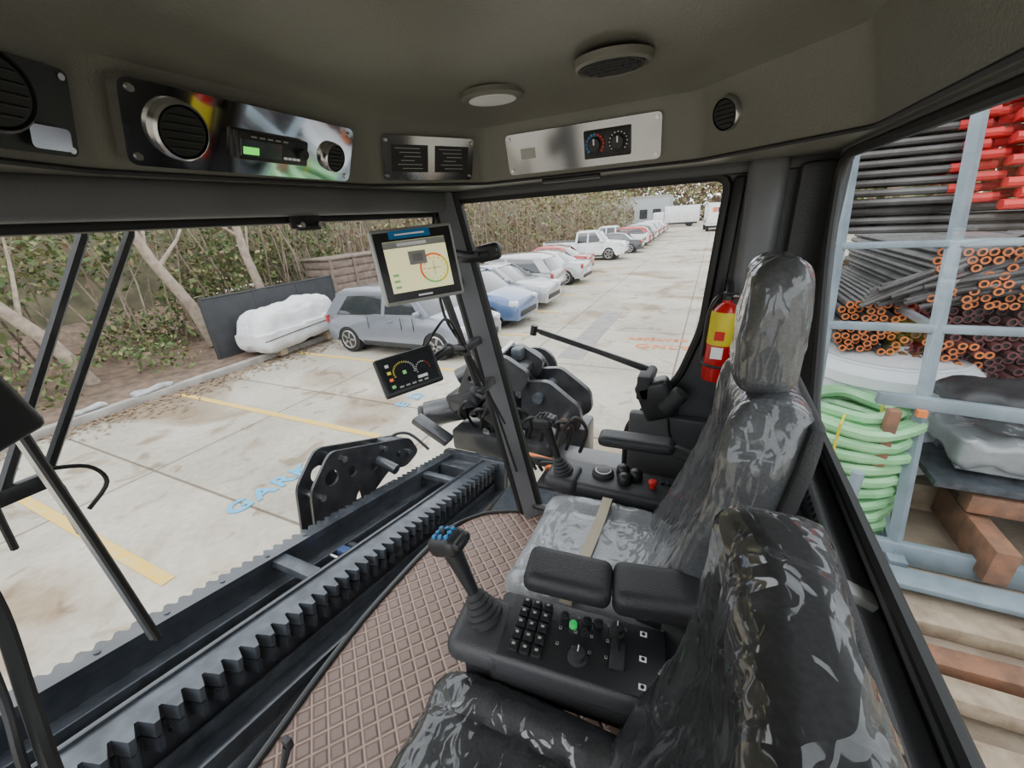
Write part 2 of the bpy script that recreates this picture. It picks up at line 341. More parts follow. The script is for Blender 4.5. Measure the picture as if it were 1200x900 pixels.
# ================================================================= HEADLINER FITTINGS
def vent(b,M,r,bez=CHROME):
    b.lathe([(r*.8,0),(r*.8,.001),(r,.012),(r*1.02,.018),(r*1.12,.014),(r*1.16,.0)],bez,M,28)
    b.lathe([(r*.92,-.002),(r*.92,.0165),(r*.1,.0163)],RUB,M,24)
    for k in range(-2,3):
        w=2*math.sqrt(max(.01,.72-(k*.3)**2))*r
        b.box((0,k*r*.3,.017),(w*.95,r*.07,.006),BLKM,M=M,rot=(R(30),0,0))
OFF=Matrix.Translation((0,0,.003))
F1=frame((-.953,.712,.199),(-.067,1,0),(.058,0,.140))@Matrix.Translation((0,0,.018))
b=MB('stereo_panel'); b.prism(rrect(.545,.134,.02),.026,CHROME,F1@Matrix.Translation((0,0,-.022)))
for sx in (-1,1):
    for sy in (-1,1): b.cyl((sx*.255,sy*.052,.004),(sx*.255,sy*.052,.008),.006,ALU,n=10,M=F1)
vent(b,F1@Matrix.Translation((-.186,0.0,.004)),.044,ALU); vent(b,F1@Matrix.Translation((.197,-.008,.004)),.031,ALU)
b.box((.012,-.008,.012),(.18,.055,.02),BLK,bev=.004,M=F1); b.box((-.026,-.010,.0235),(.10,.032,.003),SCR_D,M=F1); b.box((-.054,-.015,.0255),(.036,.014,.002),GLED,M=F1)
b.cyl((.083,-.008,.02),(.083,-.008,.032),.012,BLKM,M=F1,n=16)
for k in range(4): b.box((.035+.012*k,-.022,.024),(.008,.005,.003),W_,M=F1)
for k in range(5): b.box((-.046+.02*k,.012,.024),(.012,.003,.002),SILV,M=F1)
b.done()
F2=frame((-.851,1.22,.195),(.207,.363,0),(.036,-.03,.145))@Matrix.Translation((0,0,.008))
b=MB('notice_panel'); b.prism(rrect(.31,.122,.012),.004,CHROMED,F2)
for x in (-.07,.075):
    b.box((x,0,.005),(.12,.075,.002),BLK,M=F2)
    for k in range(6): b.box((x+.008*((k*7)%3-1),.028-k*.011,.0065),(.08-.012*((k*5)%4),.0018,.0006),SILV,M=F2)
for sx in (-1,1):
    for sy in (-1,1): b.cyl((sx*.145,sy*.048,.004),(sx*.145,sy*.048,.008),.005,ALU,n=10,M=F2)
b.done()
F3=frame((-.41,1.402,.196),(1,0,0),(0,-.035,.145))@OFF
b=MB('climate_panel'); b.prism(rrect(.49,.118,.015),.004,CHROMED,F3)
b.box((.09,0,.008),(.14,.076,.010),BLK,bev=.003,M=F3)
for x in (.055,.125):
    b.lathe([(.030,.012),(.030,.0155),(.004,.0155)],BLKM,F3@Matrix.Translation((x,0,0)),24)
    b.cyl((x,0,.014),(x,0,.030),.017,BLK,n=20,M=F3); b.box((x,.008,.0305),(.004,.016,.002),W_,M=F3)
    for k in range(13):
        a=R(220-k*21.7); b.box((x+.026*math.cos(a),.026*math.sin(a),.0160),(.007,.007,.001) if x<.1 else (.003,.003,.001),REDB if (x<.1 and k>6) else (BLUEB if x<.1 else W_),rot=(0,0,a),M=F3)
b.box((-.17,.0,.005),(.05,.03,.002),SILV,M=F3)
for sx in (-1,1):
    for sy in (-1,1): b.cyl((sx*.232,sy*.046,.004),(sx*.232,sy*.046,.008),.005,ALU,n=10,M=F3)
b.done()
F4=frame((.006,1.333,.215),(.308,-.29,0),(-.03,-.03,.145))@Matrix.Translation((0,0,.004))
b=MB('air_vent'); vent(b,F4,.035,ALU); b.done()
F5=frame((-.25,1.125,.3215),(1,0,0),(0,-1,-.04)); b=MB('air_vent'); vent(b,F5,.078,HEAD)
for k in (.3,.5,.7): b.lathe([(.078*k,.017),(.078*k*1.05,.020),(.078*k*1.1,.017)],BLKM,F5,24)
b.done()
b=MB('dome_lamp'); FD=frame((-.60,1.20,.3175),(1,0,0),(0,-1,-.04)); b.lathe([(.088,-.01),(.088,.003),(.078,.008),(.062,.008)],HEAD,FD,32); b.lathe([(.068,.0),(.066,.0095),(.04,.011),(.01,.0115)],LENS,FD,32); b.done()
F6=frame((-.863,.18,.195),(-.215,.56,0),(.04,.025,.145))@Matrix.Translation((0,0,.004))
b=MB('corner_vent_panel'); b.prism(rrect(.44,.12,.012),.004,BLK,F6); vent(b,F6@Matrix.Translation((.11,.012,.004)),.046,BLK); b.prism(rrect(.055,.032,.008,.175,-.036),.002,CHROMED,F6@Matrix.Translation((0,0,.012)));
for s in (-1,1): b.cyl((.208,s*.05,.004),(.208,s*.05,.008),.005,ALU,n=10,M=F6)
b.done()
b=MB('header_bracket'); b.box((-1.045,.86,.028),(.01,.10,.035),BLK,bev=.004); b.box((-1.035,.86,.012),(.014,.075,.014),BLKM,bev=.004); b.cyl((-1.045,.83,.02),(-1.02,.83,.02),.008,ALU,n=10); b.cyl((-1.045,.89,.02),(-1.02,.89,.02),.008,ALU,n=10); b.done()
# ================================================================= SEATS
def wr(p,amp=.005,f=14,seed=0):
    q=V((p.x*f*1.3+seed,p.y*f*1.1,p.z*f*.6)); n1=noise.noise(q); n2=noise.noise(q*2.1+V((7,3,1)))
    return amp*((1-abs(n1)*2.2)+.5*(1-abs(n2)*2.))
def interp(z,tab):
    for (a,x),(c,y) in zip(tab,tab[1:]):
        if z<=c: t=max(0,(z-a)/(c-a)); return x+(y-x)*t
    return tab[-1][1]
TAB1=[(-1.10,-.05),(-.98,-.005),(-.85,.035),(-.55,.125),(-.36,.155),(-.30,.158)]
TAB2=[(-1.10,-.05),(-.98,-.02),(-.85,.008),(-.55,.090),(-.36,.104),(-.28,.104)]
def seat(name,cyy,head,cmat,bmat,hw,cz,dz,chw,tab,th,bol,so):
    b=MB(name)
    def fc(p):
        u=p.y/chw; z=p.z+.028*abs(u)**3*(1 if p.z>0 else 0)
        x=p.x; 
        if p.z>0: z-=.02*max(0,(-x/.25))**3; z+=wr(p,.004,14,cyy*9); z-=.010*math.exp(-((abs(u)-.62)/.06)**2)
        y=p.y*(1-.06*max(0,-x/.25)**2)
        return V((x-.21,y+cyy,z-1.05+cz))
    b.soft((.255,chw,.075+cz*.5),.055,cmat,fn=fc,cuts=34)
    W0=[(-1.1,.86),(-.9,.98),(-.6,1.0),(-.45,.92),(-.34,.74)]
    def fb(p):
        zz=p.z-.70
        w=interp(zz,W0)
        u=abs(p.y/hw)
        x=p.x+interp(zz,tab)-(bol*u**3 if p.x<0 else 0)+ (.010*math.cos(p.z*9) if p.x<0 else 0)+(.008*math.exp(-((u-.62)/.06)**2) if p.x<0 else 0)
        k=wr(p,.0045,12,cyy*5); x+= -k if p.x<0 else k
        return V((x,p.y*w+cyy+(k if u>.9 else 0),zz+dz*max(0,(zz+1.1)/.75)))
    b.soft((th,hw,.35),th*.9,bmat,fn=fb,cuts=38)
    def fs_(p):
        zz=p.z-.72; w=interp(zz,W0)
        return V((p.x+interp(zz,tab)+so,p.y*w+cyy,zz+dz*max(0,(zz+1.1)/.75)))
    b.soft((.016,hw+.004,.345),.014,BLKM,fn=fs_,cuts=16)
    if head:
        def fh(p):
            w=1-.16*max(0,p.z/.13)**2; k=wr(p,.004,15,3)
            return V((p.x*(1-.15*max(0,p.z/.13))+.125+ (-k if p.x<0 else k),p.y*w+cyy,p.z-.232))
        b.soft((.055,.118,.135),.048,bmat,fn=fh,cuts=26)
        for s in (-.05,.05): b.cyl((.13,cyy+s,-.42),(.13,cyy+s,-.32),.006,ALU,n=8)
    b.box((-.2,cyy,-1.17),(.40,.36,.1),BLKM,bev=.02); b.box((-.2,cyy,-1.33),(.34,.30,.24),BLKM,bev=.03); b.box((-.2,cyy,-1.475),(.42,.38,.05),BLK,bev=.01)
    for k in range(4): b.box((-.2,cyy,-1.26-.045*k),(.36,.32,.018),BLK,bev=.008)
    return b
b=seat('operator_seat',.97,True,WRAPL,WRAP,.235,0.,0.,.235,TAB1,.056,.035,.055)
vs=[];n=20
for i in range(n+1):
    y=.735+.47*i/n; u=(y-.97)/.235; z=-.972+.028*abs(u)**3; 
    if abs(u)>.93: z-=.03*(abs(u)-.93)/.07
    x=-.245+.03*(y-.97); vs+=[(x-.017,y,z+.008),(x+.017,y,z+.008)]
b.raw(vs,[(2*i,2*i+1,2*i+3,2*i+2) for i in range(n)],TAPE)
b.soft((.13,.042,.022),.02,VINYL,M=Matrix.Translation((-.17,1.30,-.765))@Matrix.Rotation(R(3),4,'Z'),cuts=10)
b.tube([(-.04,1.30,-.775),(.05,1.26,-.78),(.1,1.22,-.80)],.022,BLK,n=8,sm=4)
b.done()
b=seat('passenger_seat',.255,False,WRAPD,WRAPD,.228,.03,.05,.225,TAB2,.038,.020,.034); b.done()
b=MB('armrest')
b.soft((.098,.055,.026),.022,VINYL,M=Matrix.Translation((-.215,.655,-.765))@Matrix.Rotation(R(9),4,'Z')@Matrix.Rotation(R(4),4,'Y'),cuts=12)
b.soft((.100,.058,.032),.024,VINYL,M=Matrix.Translation((-.02,.69,-.775))@Matrix.Rotation(R(10),4,'Z'),cuts=12)
b.tube([(.02,.70,-.81),(.07,.71,-.88),(.09,.715,-1.0)],.03,BLK,n=10,sm=4); b.box((.05,.70,-1.0),(.12,.07,.3),BLKM,bev=.02)
b.done()
# ================================================================= CONSOLES + JOYSTICKS
def joystick(b,base,head,s=1.0,btn=BLUEB):
    base=V(base); head=V(head); d=(head-base).normalized()
    Mb=Matrix.Translation(base)@d.to_track_quat('Z','Y').to_matrix().to_4x4()
    b.lathe([(.042*s,-.005),(.042*s,.006),(.034*s,.01),(.038*s,.016),(.030*s,.022),(.033*s,.03),(.025*s,.036),(.028*s,.043),(.020*s,.05),(.022*s,.056),(.013*s,.066)],BLKM,Mb,24)
    L=(head-base).length
    b.tube([base+d*.05,base+d*L*.45,base+d*L*.7,head-d*.01],[.013*s,.015*s,.019*s,.023*s],BLK,n=12)
    Mh=Matrix.Translation(head)@Matrix.Rotation(math.atan2(d.x,d.z)+R(8),4,'Y')
    b.soft((.040*s,.032*s,.024*s),.018*s,BLK,M=Mh,cuts=8)
    b.soft((.016*s,.026*s,.012*s),.01*s,BLK,M=Mh@Matrix.Translation((.036*s,0,.004)),cuts=4)
    for i in range(-1,2):
        for j in range(-1,2):
            if (i,j)!=(0,0): b.cyl((i*.017*s,j*.014*s,.022*s),(i*.017*s,j*.014*s,.029*s),.0052*s,btn,n=10,M=Mh)
    b.cyl((0,0,.02*s),(0,0,.034*s),.006*s,BLKM,n=10,M=Mh)
b=MB('control_console')
C=Matrix.Translation((-.175,.565,-.875))@Matrix.Rotation(R(7),4,'Z')@Matrix.Rotation(R(2),4,'Y')
b.box((0,0,0),(.37,.165,.06),CONS,bev=.014,seg=3,M=C); b.box((.0,0,-.06),(.36,.14,.10),BLKM,bev=.02,M=C)
b.box((.015,0,.0315),(.335,.148,.003),BLK,bev=.001,M=C)
b.box((-.205,-.012,-.0),(.135,.15,.065),CONS,bev=.028,seg=4,M=C); b.box((-.2,-.01,-.09),(.09,.10,.14),BLKM,bev=.02,M=C)
b.box((-.1,0,-.3),(.16,.1,.5),BLKM,bev=.02,M=C)
T=.034
for i in range(3):
    for j in range(5):
        x=-.125+i*.025+.004; y=.056-j*.027
        b.box((x,y,T+.003),(.020,.021,.010),BLK,bev=.002,M=C,rot=(0,R(6),0)); b.box((x,y+.002,T+.0090),(.007,.005,.001),SILV,M=C)
for (x,y,mm,r) in [(-.008,.03,GRNB,.009),(.02,.05,BLK,.008),(.02,.02,BLK,.007),(-.03,.05,BLK,.007),(.045,.052,BLK,.008)]:
    b.cyl((x,y,T-.002),(x,y,T+.010),r,mm,n=16,M=C,bev=.002); b.cyl((x,y,T-.002),(x,y,T+.003),r*1.35,ALU if mm is GRNB else BLKM,n=16,M=C)
for (x,y,r) in [(.012,-.035,.016),(.085,.045,.013)]:
    b.lathe([(r*1.3,0),(r*1.3,.003),(r,.005),(r*.92,.018),(r*.4,.02)],BLKM,C@Matrix.Translation((x,y,T-.001)),20); b.box((x,y+r*.4,T+.0195),(.002,r*.8,.002),W_,M=C)
b.box((.09,-.01,T+.003),(.030,.055,.012),BLKM,bev=.003,M=C); b.tube([(.09,.0,T+.005),(.085,.006,T+.022),(.08,.01,T+.035)],[.006,.006,.010],BLK,n=8,M=C)
for i in range(14):
    x=-.04+(i%5)*.034+.006; y=.066-(i//5)*.036-.012
    b.box((x,y,T),(.006,.006,.0012),SILV,M=C); b.box((x,y,T+.0004),(.0035,.0035,.0014),BLK,M=C)
for (x,y) in [(.14,.055),(.14,-.055),(.14,.0)]: b.box((x,y,T),(.014,.011,.0012),W_,M=C); b.cyl((x,y+.0,T),(x,y,T+.0015),.004,BLK,n=8,M=C)
joystick(b,C@V((-.205,.0,.03)),(-.462,.552,-.66),1.0)
b.done()
b=MB('control_console')
b.box((-.24,1.30,-.975),(.44,.165,.07),CONS,bev=.018,seg=3); b.box((-.22,1.30,-1.25),(.3,.12,.5),BLKM,bev=.02); b.box((-.43,1.265,-.955),(.13,.13,.06),CONS,bev=.024,seg=3)
joystick(b,(-.43,1.26,-.925),(-.50,1.25,-.71),.95,BLKM)
b.lathe([(.042,0),(.042,.012),(.036,.016),(.034,.022),(.01,.023)],BLKM,Matrix.Translation((-.285,1.31,-.94)),28); b.lathe([(.030,.0225),(.028,.024),(.004,.0242)],W_,Matrix.Translation((-.285,1.31,-.94)),24); b.lathe([(.027,.0245),(.025,.0255),(.004,.0256)],BLK,Matrix.Translation((-.285,1.31,-.94)),24)
for (x,y) in ((-.20,1.285),(-.165,1.325),(-.215,1.34)): b.lathe([(.024,0),(.026,.01),(.024,.03),(.016,.04),(.004,.043)],BLK,Matrix.Translation((x,y,-.942)),20)
b.lathe([(.010,0),(.010,.018),(.016,.02),(.016,.028),(.012,.033),(.003,.034)],REDB,Matrix.Translation((-.10,1.29,-.942)),20)
for k in range(4): b.box((-.07+.02*k,1.33,-.936),(.013,.02,.01),BLK,bev=.002)
b.done()
# ================================================================= MONITORS ON THE POST
Fm=frame((-.910,1.165,-.123),(.183,.211,.012),(-.041,.040,.2545))
b=MB('guidance_display')
b.box((0,0,-.018),(.285,.25,.04),SILV,bev=.012,seg=3,M=Fm); b.box((0,-.002,.003),(.262,.226,.004),BLK,bev=.001,M=Fm)
b.box((0,-.004,.0055),(.212,.168,.002),SCR_Y,M=Fm); b.box((0,.068,.0068),(.212,.022,.001),SILV,M=Fm); b.box((-.01,.068,.0078),(.10,.01,.001),W_,M=Fm)
b.box((-.01,.10,.0068),(.14,.026,.001),BLUEB,M=Fm); b.box((-.01,.10,.0078),(.10,.005,.001),W_,M=Fm)
b.box((.0,.02,.007),(.06,.045,.0015),SILV,M=Fm); b.box((.0,.02,.008),(.035,.025,.0015),PATCH,M=Fm)
for k in range(30):
    a=2*math.pi*k/30+1.0; mm=ORGD if k<14 else (GRGD if k<20 else YELG)
    b.box((.05+.047*math.cos(a),-.022+.047*math.sin(a),.0068),(.011,.007,.001),mm,rot=(0,0,a+R(90)),M=Fm)
    if k%2==0: b.box((.05+.036*math.cos(a),-.022+.036*math.sin(a),.0068),(.005,.004,.001),GRGD if k>10 else ORGD,rot=(0,0,a+R(90)),M=Fm)
b.box((.05,-.022,.0068),(.05,.0015,.001),BLK,M=Fm); b.box((.05,-.022,.0068),(.0015,.05,.001),BLK,M=Fm)
for k in range(3): b.box((-.085,-.03-.02*k,.0068),(.02,.008,.001),GRGD,M=Fm)
b.box((0,-.105,.0055),(.05,.006,.001),W_,M=Fm)
b.tube([V(Fm@V((.0,-.02,-.03))),V((-.93,1.3,-.18)),V((-.985,1.36,-.26))],.016,BLK,n=10,sm=3); b.sphere(Fm@V((0,-.0,-.045)),.03,BLKM)
b.done()
Fn=frame((-.881,.998,-.4545),(.1065,.1735,.014),(-.0585,.0305,.127))
b=MB('machine_display')
b.box((0,0,-.014),(.208,.135,.03),BLK,bev=.008,seg=3,M=Fn); b.box((0,0,.002),(.18,.105,.003),SCR_D,M=Fn)
for k in range(20):
    a=R(200-k*11.5); b.box((-.02+.036*math.cos(a),.004+.032*math.sin(a),.004),(.006,.002,.001),YELG if k<12 else W_,rot=(0,0,a),M=Fn)
for k in range(14):
    a=R(200-k*16); b.box((.045+.024*math.cos(a),-.005+.024*math.sin(a),.004),(.004,.002,.001),W_ if k<9 else REDB,rot=(0,0,a),M=Fn)
b.box((.035,-.030,.004),(.035,.010,.001),W_,M=Fn); b.box((-.02,.0,.004),(.012,.012,.001),GRGD,M=Fn)
for k in range(4): b.box((-.07,.035-.024*k,.004),(.012,.010,.001),(W_,YELG,ORGD,GRGD)[k],M=Fn); 
for k in range(5): b.box((-.045+.022*k,-.044,.004),(.014,.006,.001),SILV,M=Fn)
b.tube([V(Fn@V((.06,.0,-.025))),V((-.84,1.16,-.43)),V((-.87,1.30,-.47)),V((-.895,1.37,-.5))],.015,BLK,n=10,sm=3); b.sphere(Fn@V((.05,0,-.04)),.026,BLKM); b.sphere((-.85,1.19,-.44),.026,BLKM)
b.tube([V(Fn@V((.07,.05,-.025))),V((-.84,1.12,-.34)),V((-.86,1.22,-.33)),V((-.87,1.30,-.42)),V((-.85,1.38,-.6)),V((-.8,1.5,-.9))],.005,RUB,n=6,sm=5)
b.done()
b=MB('display_mount')
b.tube([(-.985,1.37,-.19),(-.86,1.41,-.72)],.017,BLK,n=8)
for (z,x0,x1) in ((-.24,-.985,-1.0),(-.50,-.92,-.93),(-.69,-.868,-.89)):
    b.box((x0+.01,1.44,z),(.05,.16,.035),BLK,bev=.008,rot=(0,R(-12),R(5))); b.sphere((x0,1.375,z),.027,BLKM); b.cyl((x0+.02,1.35,z),(x0+.06,1.33,z),.008,BLKM,n=8); b.box((x0+.065,1.33,z),(.014,.03,.014),BLK,bev=.004)
b.tube([(-1.0,1.42,.04),(-.99,1.38,-.1),(-.97,1.36,-.35),(-.9,1.42,-.55),(-.84,1.48,-.8),(-.78,1.55,-1.2)],.006,RUB,n=6,sm=5)
b.done()
b=MB('mirror_arm'); b.tube([(-.98,1.5,-.125),(-.90,1.485,-.135),(-.80,1.49,-.125)],.024,BLK,n=10,sm=3); b.soft((.055,.02,.034),.018,BLK,M=Matrix.Translation((-.81,1.49,-.12))@Matrix.Rotation(R(-10),4,'Y'),cuts=6); b.cyl((-.77,1.46,-.112),(-.77,1.51,-.112),.012,BLKM,n=12); b.cyl((-.85,1.46,-.125),(-.85,1.51,-.125),.012,BLKM,n=12); b.done()
b=MB('fire_extinguisher'); E=Matrix.Translation((.058,1.50,-.575))@Matrix.Rotation(R(2),4,'Y')
b.lathe([(.02,0),(.040,.002),(.044,.012),(.044,.225),(.040,.25),(.026,.268),(.016,.275),(.016,.285)],RED,E,28)
b.lathe([(.0445,.135),(.0447,.136),(.0447,.235),(.0425,.247)],YEL,E,28); b.box((-.008,-.044,.11),(.036,.004,.04),W_,M=E); b.box((-.008,-.0455,.17),(.03,.003,.03),REDB,M=E)
E2=E@Matrix.Translation((0,0,.022))
b.lathe([(.017,.262),(.017,.285),(.012,.29)],BLK,E2,16); b.box((.0,-.01,.30),(.022,.085,.012),BLK,bev=.003,M=E2,rot=(R(14),0,0)); b.box((0,-.01,.281),(.018,.07,.008),BLK,bev=.003,M=E2,rot=(R(-8),0,0))
b.cyl((0,.0,.275),(.03,0,.275),.010,ALU,n=12,M=E2)
b.tube([(0,.02,.28),(-.035,.01,.26),(-.05,0,.2),(-.05,0,.06)],.007,BLK,n=8,sm=4,M=E2); b.box((0,.055,.13),(.05,.03,.20),BLK,M=E,bev=.005); b.tube([(x*.0462,y*.0462,.06) for x,y in circ(1)],.005,BLKM,n=6,closed=True,M=E)
b.done()
b=MB('window_wiper')
b.tube([(-.69,1.66,-.475),(-.66,1.66,-.487),(-.40,1.66,-.558),(-.17,1.66,-.625)],[.006,.013,.012,.016],BLK,n=8); b.tube([(-.70,1.655,-.50),(-.69,1.655,-.455)],.016,BLK,n=8); b.cyl((-.17,1.67,-.625),(-.17,1.55,-.625),.022,BLKM,n=16)
b.box((-.13,1.53,-.69),(.13,.08,.16),BLK,bev=.02,rot=(0,R(-22),0),seg=3); b.cyl((-.10,1.50,-.72),(-.04,1.50,-.64),.032,BLKM,n=18,bev=.006); b.box((-.18,1.53,-.64),(.05,.08,.1),BLKM,bev=.008); b.tube([(-.08,1.5,-.76),(-.06,1.52,-.86),(.02,1.53,-.95)],.006,RUB,n=6,sm=4)
b.done()
b=MB('windscreen_wiper'); x=-1.17
for (y0,y1) in ((.42,.14),(.50,.20)): b.tube([(x,y0+.012,.06),(x,y0,.02),(x,y1,-.43)],.010,BLK,n=6)
b.box((x,.16,-.43),(.02,.10,.035),BLK,bev=.006); b.box((x+.03,.205,-.5),(.016,.02,.12),BLKM,bev=.004)
b.tube([(x+.035,.192,-.20),(x+.04,.205,-.57),(x+.035,.215,-.895)],.010,ALU,n=6,sm=6); b.tube([(x+.05,.194,-.20),(x+.055,.207,-.57),(x+.05,.217,-.895)],.008,RUB,n=6,sm=6)
b.tube([(x+.02,.2,-.40),(x+.02,.26,-.43),(x+.02,.275,-.48),(x+.02,.23,-.52)],.0045,RUB,n=6,sm=5)
b.done()
b=MB('rear_camera_monitor'); Q=Matrix.Translation((-.955,.140,-.215))@Matrix.Rotation(R(12),4,'X')@Matrix.Rotation(R(15),4,'Z'); b.box((0,0,0),(.035,.10,.125),BLK,bev=.014,seg=3,M=Q); b.box((-.019,0,0),(.004,.08,.10),SCR_D,M=Q); b.box((.01,-.09,-.02),(.02,.1,.03),BLKM,bev=.006,M=Q); b.tube([(-.95,.13,-.27),(-.97,.11,-.34),(-.98,.1,-.45)],.005,RUB,n=6,sm=4); b.cyl((-.955,.05,-.24),(-.985,-.2,-.2),.014,BLKM,n=8); b.done()
b=MB('cable_hose'); b.tube([(-1.02,.06,-.42),(-1.0,.05,-.55),(-.95,.02,-.68),(-.91,.0,-.76),(-.89,-.03,-.9),(-.9,-.1,-1.1)],.012,RUB,n=8,sm=5); b.tube([(-1.0,.03,-.5),(-.94,.0,-.66),(-.90,-.03,-.78),(-.9,-.08,-1.1)],.007,BLK,n=8,sm=5); b.done()
b=MB('foot_pedal'); b.box((-.95,.24,-1.48),(.08,.06,.03),BLK,bev=.006); b.tube([(-.95,.24,-1.47),(-.955,.27,-1.42),(-.96,.30,-1.38)],[.009,.009,.013],BLK,n=8); b.box((-.962,.305,-1.372),(.03,.02,.04),BLKM,bev=.006); b.done()
# ================================================================= DRILL RAIL
th=math.atan(.215); RM=Matrix.Translation((0,0,-1.237))@Matrix.Rotation(-th,4,'X')
def rack(xb,xt,s0,s1,pitch=.05):
    P=[];s=s0
    while s<s1: P+= [(xb,s),(xt,s+pitch*.3),(xt,s+pitch*.55),(xb,s+pitch*.85)]; s+=pitch
    return P
b=MB('drill_rail')
s0,s1=-.9,2.32
P=rack(-1.775,-1.80,s0,s1)+[(-1.71,s1),(-1.71,s0)]; b.prism(P,.035,PAINTB,RM@XY(-.035))
P=rack(-1.345,-1.295,s0,s1,.058)+[(-1.42,s1),(-1.42,s0)]; b.prism(P,.05,PAINTG,RM@XY(-.05))
P=rack(-1.345,-1.297,s0+.004,s1,.058)+[(-1.36,s1),(-1.36,s0)]; b.prism(P,.05,PAINTB,RM@XY(-.11))
def rb(x0,x1,h0,h1,m=PAINTB,a=s0,c=s1,bev=.004): b.box(((x0+x1)/2,(a+c)/2,(h0+h1)/2),(x1-x0,c-a,h1-h0),m,M=RM,bev=bev)
rb(-1.74,-1.72,-.30,-.03); rb(-1.74,-1.40,-.31,-.29); rb(-1.42,-1.36,-.30,-.05); rb(-1.72,-1.66,-.14,-.125); rb(-1.50,-1.42,-.085,-.07); rb(-1.50,-1.49,-.14,-.07,PAINTG)
rb(-1.67,-1.655,-.17,-.125,PAINTG); rb(-1.36,-1.20,-.24,-.22); rb(-1.21,-1.19,-.24,-.16); rb(-1.33,-1.315,-.23,-.17,PAINTG); rb(-1.44,-1.42,-.02,.012,PAINTB)
rb(-1.72,-1.42,-.05,-.015,PAINTG,.80,.87); rb(-1.72,-1.42,-.05,-.015,PAINTG,1.93,1.99); rb(-1.72,-1.42,-.10,-.02,PAINTB,-.35,-.28)
rb(-1.80,-1.24,-.34,.02,PAINTB,s1,s1+.08,.01); rb(-1.72,-1.42,-.2,-.02,PAINTB,2.15,2.3)
for k in range(16):
    s=s0+.1+k*.2; b.cyl((-1.745,s,-.035),(-1.745,s,.004),.010,PAINTG,n=8,M=RM)
b.tube([(-1.56,s0,-.27),(-1.57,.2,-.265),(-1.55,1.0,-.27),(-1.6,1.6,-.25),(-1.55,2.2,-.2)],.014,RUB,n=8,sm=6,M=RM); b.tube([(-1.6,s0,-.27),(-1.61,.6,-.265),(-1.6,1.4,-.27),(-1.52,2.2,-.2)],.012,RUB,n=8,sm=6,M=RM)
b.box((-1.57,1.12,-.12),(.13,.05,.03),mat('blue_clamp',(.06,.10,.25),.4),M=RM,bev=.006); b.box((-1.57,1.17,-.13),(.10,.03,.06),PAINTB,M=RM,bev=.006); b.cyl((-1.62,1.05,-.11),(-1.52,1.05,-.11),.012,ALU,M=RM,n=10)
b.done()
b=MB('machine_chassis'); b.box((-.4,.7,-1.80),(1.3,2.6,.35),PAINTB,bev=.03); b.box((-1.5,1.0,-2.05),(.3,2.6,.25),PAINTB,bev=.03)
for y in (-.1,1.6):
    for x in (-1.0,.1): b.cyl((x-.15,y,-2.45),(x+.15,y,-2.45),.45,TYRE,n=32,bev=.04)
b.box((-.45,.75,-2.3),(.9,1.9,.5),PAINTB,bev=.05); b.done()
b=MB('rod_loader_bracket')
pl=[(y+.06,z) for y,z in fillet([(1.05,-1.66),(1.10,-1.35),(1.28,-1.19),(1.95,-1.46),(2.02,-1.62),(1.86,-1.66),(1.70,-1.58),(1.48,-1.66),(1.42,-1.80),(1.25,-1.84)],.05,3)]
hs=[circ(.05,1.31,-1.35),circ(.035,1.46,-1.40),circ(.05,1.28,-1.58),circ(.025,1.86,-1.52,12),circ(.035,1.63,-1.47),[(p[0],p[1]) for p in rrect(.05,.16,.02,1.46,-1.60)]]
for x in (-2.02,-1.90): b.prism(pl,.018,PAINTK,YZ(x),holes=hs)
for (y,z) in ((1.21,-1.42),(1.96,-1.55),(1.41,-1.28),(1.22,-1.7),(1.74,-1.40),(1.36,-1.74)): b.cyl((-2.04,y,z),(-1.86,y,z),.02,ALU,n=12); 
b.cyl((-2.03,1.68,-1.42),(-1.74,1.68,-1.5),.035,PAINTB,n=14); b.box((-1.83,1.5,-1.66),(.16,.6,.06),PAINTB,rot=(-th,0,0),bev=.01); b.box((-1.97,1.89,-1.44),(.12,.2,.05),PAINTG,rot=(R(-24),0,0),bev=.01)
b.tube([(-1.95,1.85,-1.5),(-2.0,1.95,-1.44),(-1.95,2.08,-1.48),(-1.8,2.1,-1.6)],.011,RUB,n=8,sm=5)
b.done()
b=MB('breakout_vise')
def lobes(cx,cz,r,k,amp,ph=0,n=48): return [(cx+(r+amp*math.cos(k*2*math.pi*i/n+ph))*math.cos(2*math.pi*i/n),cz+(r+amp*math.cos(k*2*math.pi*i/n+ph))*math.sin(2*math.pi*i/n)) for i in range(n)]
for y,r in ((2.62,.30),(2.78,.34),(3.02,.36),(3.2,.33)):
    b.prism(lobes(-1.42,-1.42,r,3,.05,y*3),.035,PAINTK,XZ(y),holes=[circ(.09,-1.42,-1.42),circ(.03,-1.2,-1.3,10),circ(.03,-1.62,-1.52,10)])
for a in range(0,360,40):
    x=-1.42+.26*math.cos(R(a)); z=-1.42+.26*math.sin(R(a)); b.cyl((x,2.56,z),(x,3.22,z),.024,PAINTG,n=12); b.cyl((x,2.555,z),(x,2.58,z),.036,ALU,n=6)
b.cyl((-1.42,2.5,-1.42),(-1.42,3.3,-1.42),.12,PAINTK,n=28,bev=.01)
for y in (2.6,2.9):
    b.prism(fillet([(-1.2,-1.15),(-.98,-1.12),(-.74,-1.30),(-.72,-1.46),(-.84,-1.55),(-1.05,-1.44),(-1.2,-1.55)],.05),.05,PAINTK,XZ(y),holes=[circ(.04,-.84,-1.42,14)])
    b.prism(fillet([(-1.75,-1.30),(-1.62,-1.02),(-1.30,-.93),(-1.10,-1.05),(-1.15,-1.2),(-1.5,-1.2)],.05),.05,PAINTK,XZ(y-.06),holes=[circ(.04,-1.32,-1.05,14),circ(.03,-1.6,-1.15,12)])
